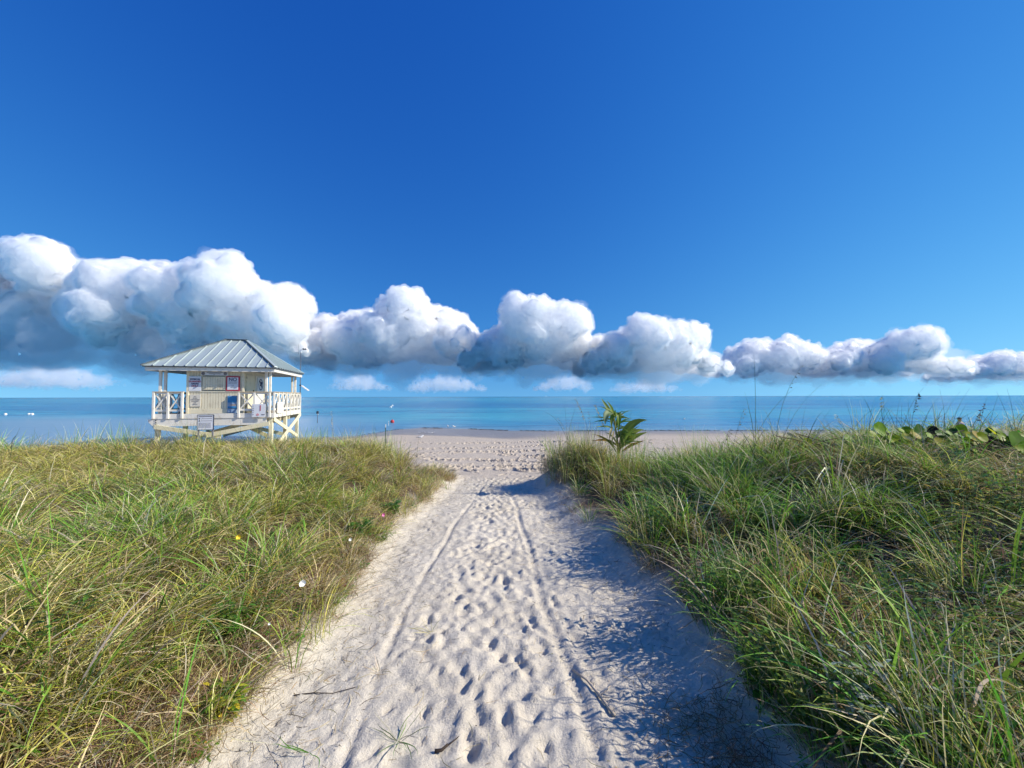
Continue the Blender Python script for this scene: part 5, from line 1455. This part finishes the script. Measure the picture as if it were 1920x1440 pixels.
# far sail
sd = 2600.0; sxp = (1024 - 960) / FPX * sd
e = empty('sailing_boat', (sxp, sd, SEA_Z)); tag(e, 'tiny white sailing boat on the horizon above the end of the path', 'boat')
bm = bmesh.new(); vs = [bm.verts.new(p) for p in ((-5, 0, 1.2), (5.5, 0, 1.4), (3.6, .9, 0), (-4.4, 1.1, 0), (-5, 1.5, 1.2), (3.6, -.9, 0), (-4.4, -1.1, 0), (-5, -1.5, 1.2))]
for f in ((0, 1, 2, 3), (0, 6, 5, 1), (4, 3, 2, 1), (7, 1, 5, 6), (4, 1, 7), (3, 6, 5, 2), (4, 7, 6, 3)): bm.faces.new([vs[k] for k in f])
bm_obj('hull', bm, M_BUOYW, e)
bm = bmesh.new(); add_tube(bm, [(.5, 0, 1.2), (.5, 0, 12)], .09, 6); bm_obj('mast', bm, M_STEEL, e)
bm = bmesh.new(); vs = [bm.verts.new(p) for p in ((.4, 0, 2), (.4, 0, 11.6), (-4.2, .5, 2.2), (-1.9, .45, 6.5))]; bm.faces.new((vs[0], vs[2], vs[3])); bm.faces.new((vs[0], vs[3], vs[1])); bm_obj('sail', bm, M_BUOYW, e)

# ------------------------------------------------------------------ shore birds
M_BIRDW = simple_mat('white_plumage', (.78, .77, .75), .8, .2, .06)
M_BIRDG = simple_mat('grey_plumage', (.36, .36, .38), .8, .2, .1)
M_BEAK = simple_mat('beak_and_legs', (.07, .05, .04), .6, .3, .1)
def bird(name, L, backmat):
    e = empty(name)
    bm = bmesh.new(); add_tube(bm, [(-.52 * L, 0, .36 * L), (-.3 * L, 0, .38 * L), (0, 0, .38 * L), (.25 * L, 0, .45 * L), (.36 * L, 0, .58 * L), (.44 * L, 0, .60 * L), (.5 * L, 0, .585 * L)], [.02 * L, .09 * L, .15 * L, .125 * L, .085 * L, .08 * L, .03 * L], 10); bm_obj('body', bm, M_BIRDW, e, True)
    for s_ in (-1, 1):
        bm = bmesh.new(); add_tube(bm, [(.2 * L, s_ * .10 * L, .46 * L), (-.1 * L, s_ * .135 * L, .43 * L), (-.58 * L, s_ * .04 * L, .38 * L)], [.03 * L, .05 * L, .012 * L], 6); bm_obj('wing', bm, backmat, e, True)
        bm = bmesh.new(); add_tube(bm, [(.02 * L, s_ * .06 * L, .26 * L), (-.01 * L, s_ * .06 * L, .13 * L), (.02 * L, s_ * .06 * L, 0), (.09 * L, s_ * .06 * L, 0)], .012 * L, 5); bm_obj('leg', bm, M_BEAK, e)
    bm = bmesh.new(); add_tube(bm, [(.48 * L, 0, .59 * L), (.64 * L, 0, .57 * L)], [.022 * L, .006 * L], 6); bm_obj('beak', bm, M_BEAK, e)
    return e
g0 = bird('gull', .36, M_BIRDG)
for k, (px, py, lab) in enumerate(((840, 799, 'gull standing at the water line on the wet spit, facing the sea'), (852, 802, 'gull standing just along the water line from another, facing inland'), (788, 823, 'white gull resting where the wet sand meets the dry beach'))):
    o = g0 if k == 0 else copy_tree(g0)
    d = 29.0
    for _ in range(8): d = min(31, (EYE - ground_z((px - 960) / FPX * d, d)) * FPX / (py + 1 - 743.5))
    x = (px - 960) / FPX * d; o.location = (x, d, max(ground_z(x, d), SEA_Z)); o.rotation_euler = (0, 0, (1.9, -2.2, .3)[k]); tag(o, lab, 'bird')
s0 = bird('sandpiper', .19, M_BIRDG); rb = random.Random(9)
for k, px in enumerate((788, 791.5, 795, 798, 802, 806, 810, 812.5)):
    o = s0 if k == 0 else copy_tree(s0); d = 25.6 + rb.uniform(-.5, .5); x = (px - 960) / FPX * d
    o.location = (x, d, ground_z(x, d)); o.rotation_euler = (0, 0, rb.uniform(-.6, .6) + (3.14 if rb.random() < .4 else 0)); tag(o, 'small pale shorebird in the loose line feeding on the wet sand', 'bird', 'shorebirds feeding on the wet sand')

# ------------------------------------------------------------------ person sitting at the water's edge
M_SKIN = simple_mat('skin', (.42, .26, .18), .5, .3, .06, 8)
M_SHIRT = simple_mat('lavender_cloth', (.34, .28, .46), .9, .1, .12, 14)
M_SHORTS = simple_mat('dark_cloth', (.07, .07, .08), .9, .1, .15, 14)
M_CAP = simple_mat('navy_cap', (.03, .035, .06), .8, .2, .15, 14)
def skin_mesh(name, verts, edges, radii, root, mat, parent, sub=2):
    me_ = bpy.data.meshes.new(name); me_.from_pydata(verts, edges, []); me_.update()
    tmp = bpy.data.objects.new(name, me_); COL.objects.link(tmp)
    sk = tmp.modifiers.new('s', 'SKIN'); sk.use_smooth_shade = True
    if not me_.skin_vertices:
        bpy.context.view_layer.objects.active = tmp
    for i, rd in enumerate(radii):
        v = me_.skin_vertices[0].data[i]; v.radius = rd if isinstance(rd, tuple) else (rd, rd); v.use_root = (i == root)
    ss = tmp.modifiers.new('u', 'SUBSURF'); ss.levels = sub; ss.render_levels = sub
    bpy.context.view_layer.update()
    m2_ = bpy.data.meshes.new_from_object(tmp.evaluated_get(bpy.context.evaluated_depsgraph_get()))
    bpy.data.objects.remove(tmp, do_unlink=True)
    m2_.materials.clear(); m2_.materials.append(mat)
    m2_.polygons.foreach_set('use_smooth', [True] * len(m2_.polygons))
    o = bpy.data.objects.new(name, m2_); COL.objects.link(o); o.parent = parent
    return o
PD = 26.6; pxw = (1801 - 960) / FPX * PD
person = empty('person', (pxw, PD, ground_z(pxw, PD)), R(18)); tag(person, 'person in a lavender shirt and dark cap sitting on the sand at the water\'s edge', 'person')
bv = [(0, 0, .11), (0, .0, .28), (0, .02, .46), (0, .05, .60), (0, .08, .67), (0, .095, .735), (0, .105, .80), (0, .105, .87), (0, .10, .915)]
be = [(i, i + 1) for i in range(8)]; brad = [(.16, .13), (.15, .11), (.16, .11), (.10, .085), (.062, .062), (.085, .09), (.105, .115), (.10, .11), (.06, .07)]
def limb(start, pts, rads):
    p = start
    for q, rd in zip(pts, rads):
        bv.append(q); brad.append((rd, rd)); be.append((p, len(bv) - 1)); p = len(bv) - 1
    return p
for s_ in (-1, 1):
    w_ = limb(3, [(s_ * .17, .06, .58), (s_ * .22, .16, .38), (s_ * .15, .36, .36), (s_ * .11, .44, .37)], [.055, .043, .034, .026])
    for q in range(5):
        limb(w_, [(s_ * (.11 - .02 * q + .03), .47 if q else .44, .36 + (.02 if not q else 0)), (s_ * (.10 - .02 * q + .03), .50 if q else .45, .34)], [.010, .008])
    limb(0, [(s_ * .11, .04, .10), (s_ * .14, .42, .40), (s_ * .13, .62, .08), (s_ * .13, .74, .04)], [.10, .068, .042, .03])
skin_mesh('body', bv, be, brad, 0, M_SKIN, person)
skin_mesh('shirt', [(0, 0, .16), (0, .0, .30), (0, .02, .47), (0, .05, .60), (-.18, .06, .575), (-.215, .13, .44), (.18, .06, .575), (.215, .13, .44)], [(0, 1), (1, 2), (2, 3), (3, 4), (4, 5), (3, 6), (6, 7)],
          [(.19, .155), (.185, .145), (.19, .14), (.13, .105), (.075, .075), (.068, .068), (.075, .075), (.068, .068)], 0, M_SHIRT, person)
skin_mesh('shorts', [(0, .0, .13), (-.11, .07, .13), (-.135, .30, .31), (.11, .07, .13), (.135, .30, .31), (0, -.02, .21), (0, -.09, .09)], [(0, 1), (1, 2), (0, 3), (3, 4), (0, 5), (0, 6)], [(.16, .14), (.125, .125), (.098, .098), (.125, .125), (.098, .098), (.14, .12), (.09, .08)], 0, M_SHORTS, person)
bm = bmesh.new(); bmesh.ops.create_uvsphere(bm, u_segments=16, v_segments=10, radius=1, matrix=Matrix.Translation((0, .105, .855)) @ Matrix.Diagonal((.105, .12, .085, 1)))
bmesh.ops.delete(bm, geom=[v for v in bm.verts if v.co.z < .85], context='VERTS'); add_box(bm, (0, .235, .856), (.15, .12, .012), None, .003); bm_obj('cap', bm, M_CAP, person, True)
bm = bmesh.new(); add_tube(bm, [(0, .19, .80), (0, .212, .785), (0, .20, .77)], [.012, .018, .012], 6)
for s_ in (-1, 1): add_tube(bm, [(s_ * .03, .185, .815), (s_ * .03, .192, .815)], .009, 6); add_tube(bm, [(s_ * .088, .09, .83), (s_ * .096, .085, .80), (s_ * .088, .09, .775)], .014, 6)
add_tube(bm, [(-.025, .192, .745), (0, .198, .743), (.025, .192, .745)], .006, 5); bm_obj('face', bm, M_SKIN, person)
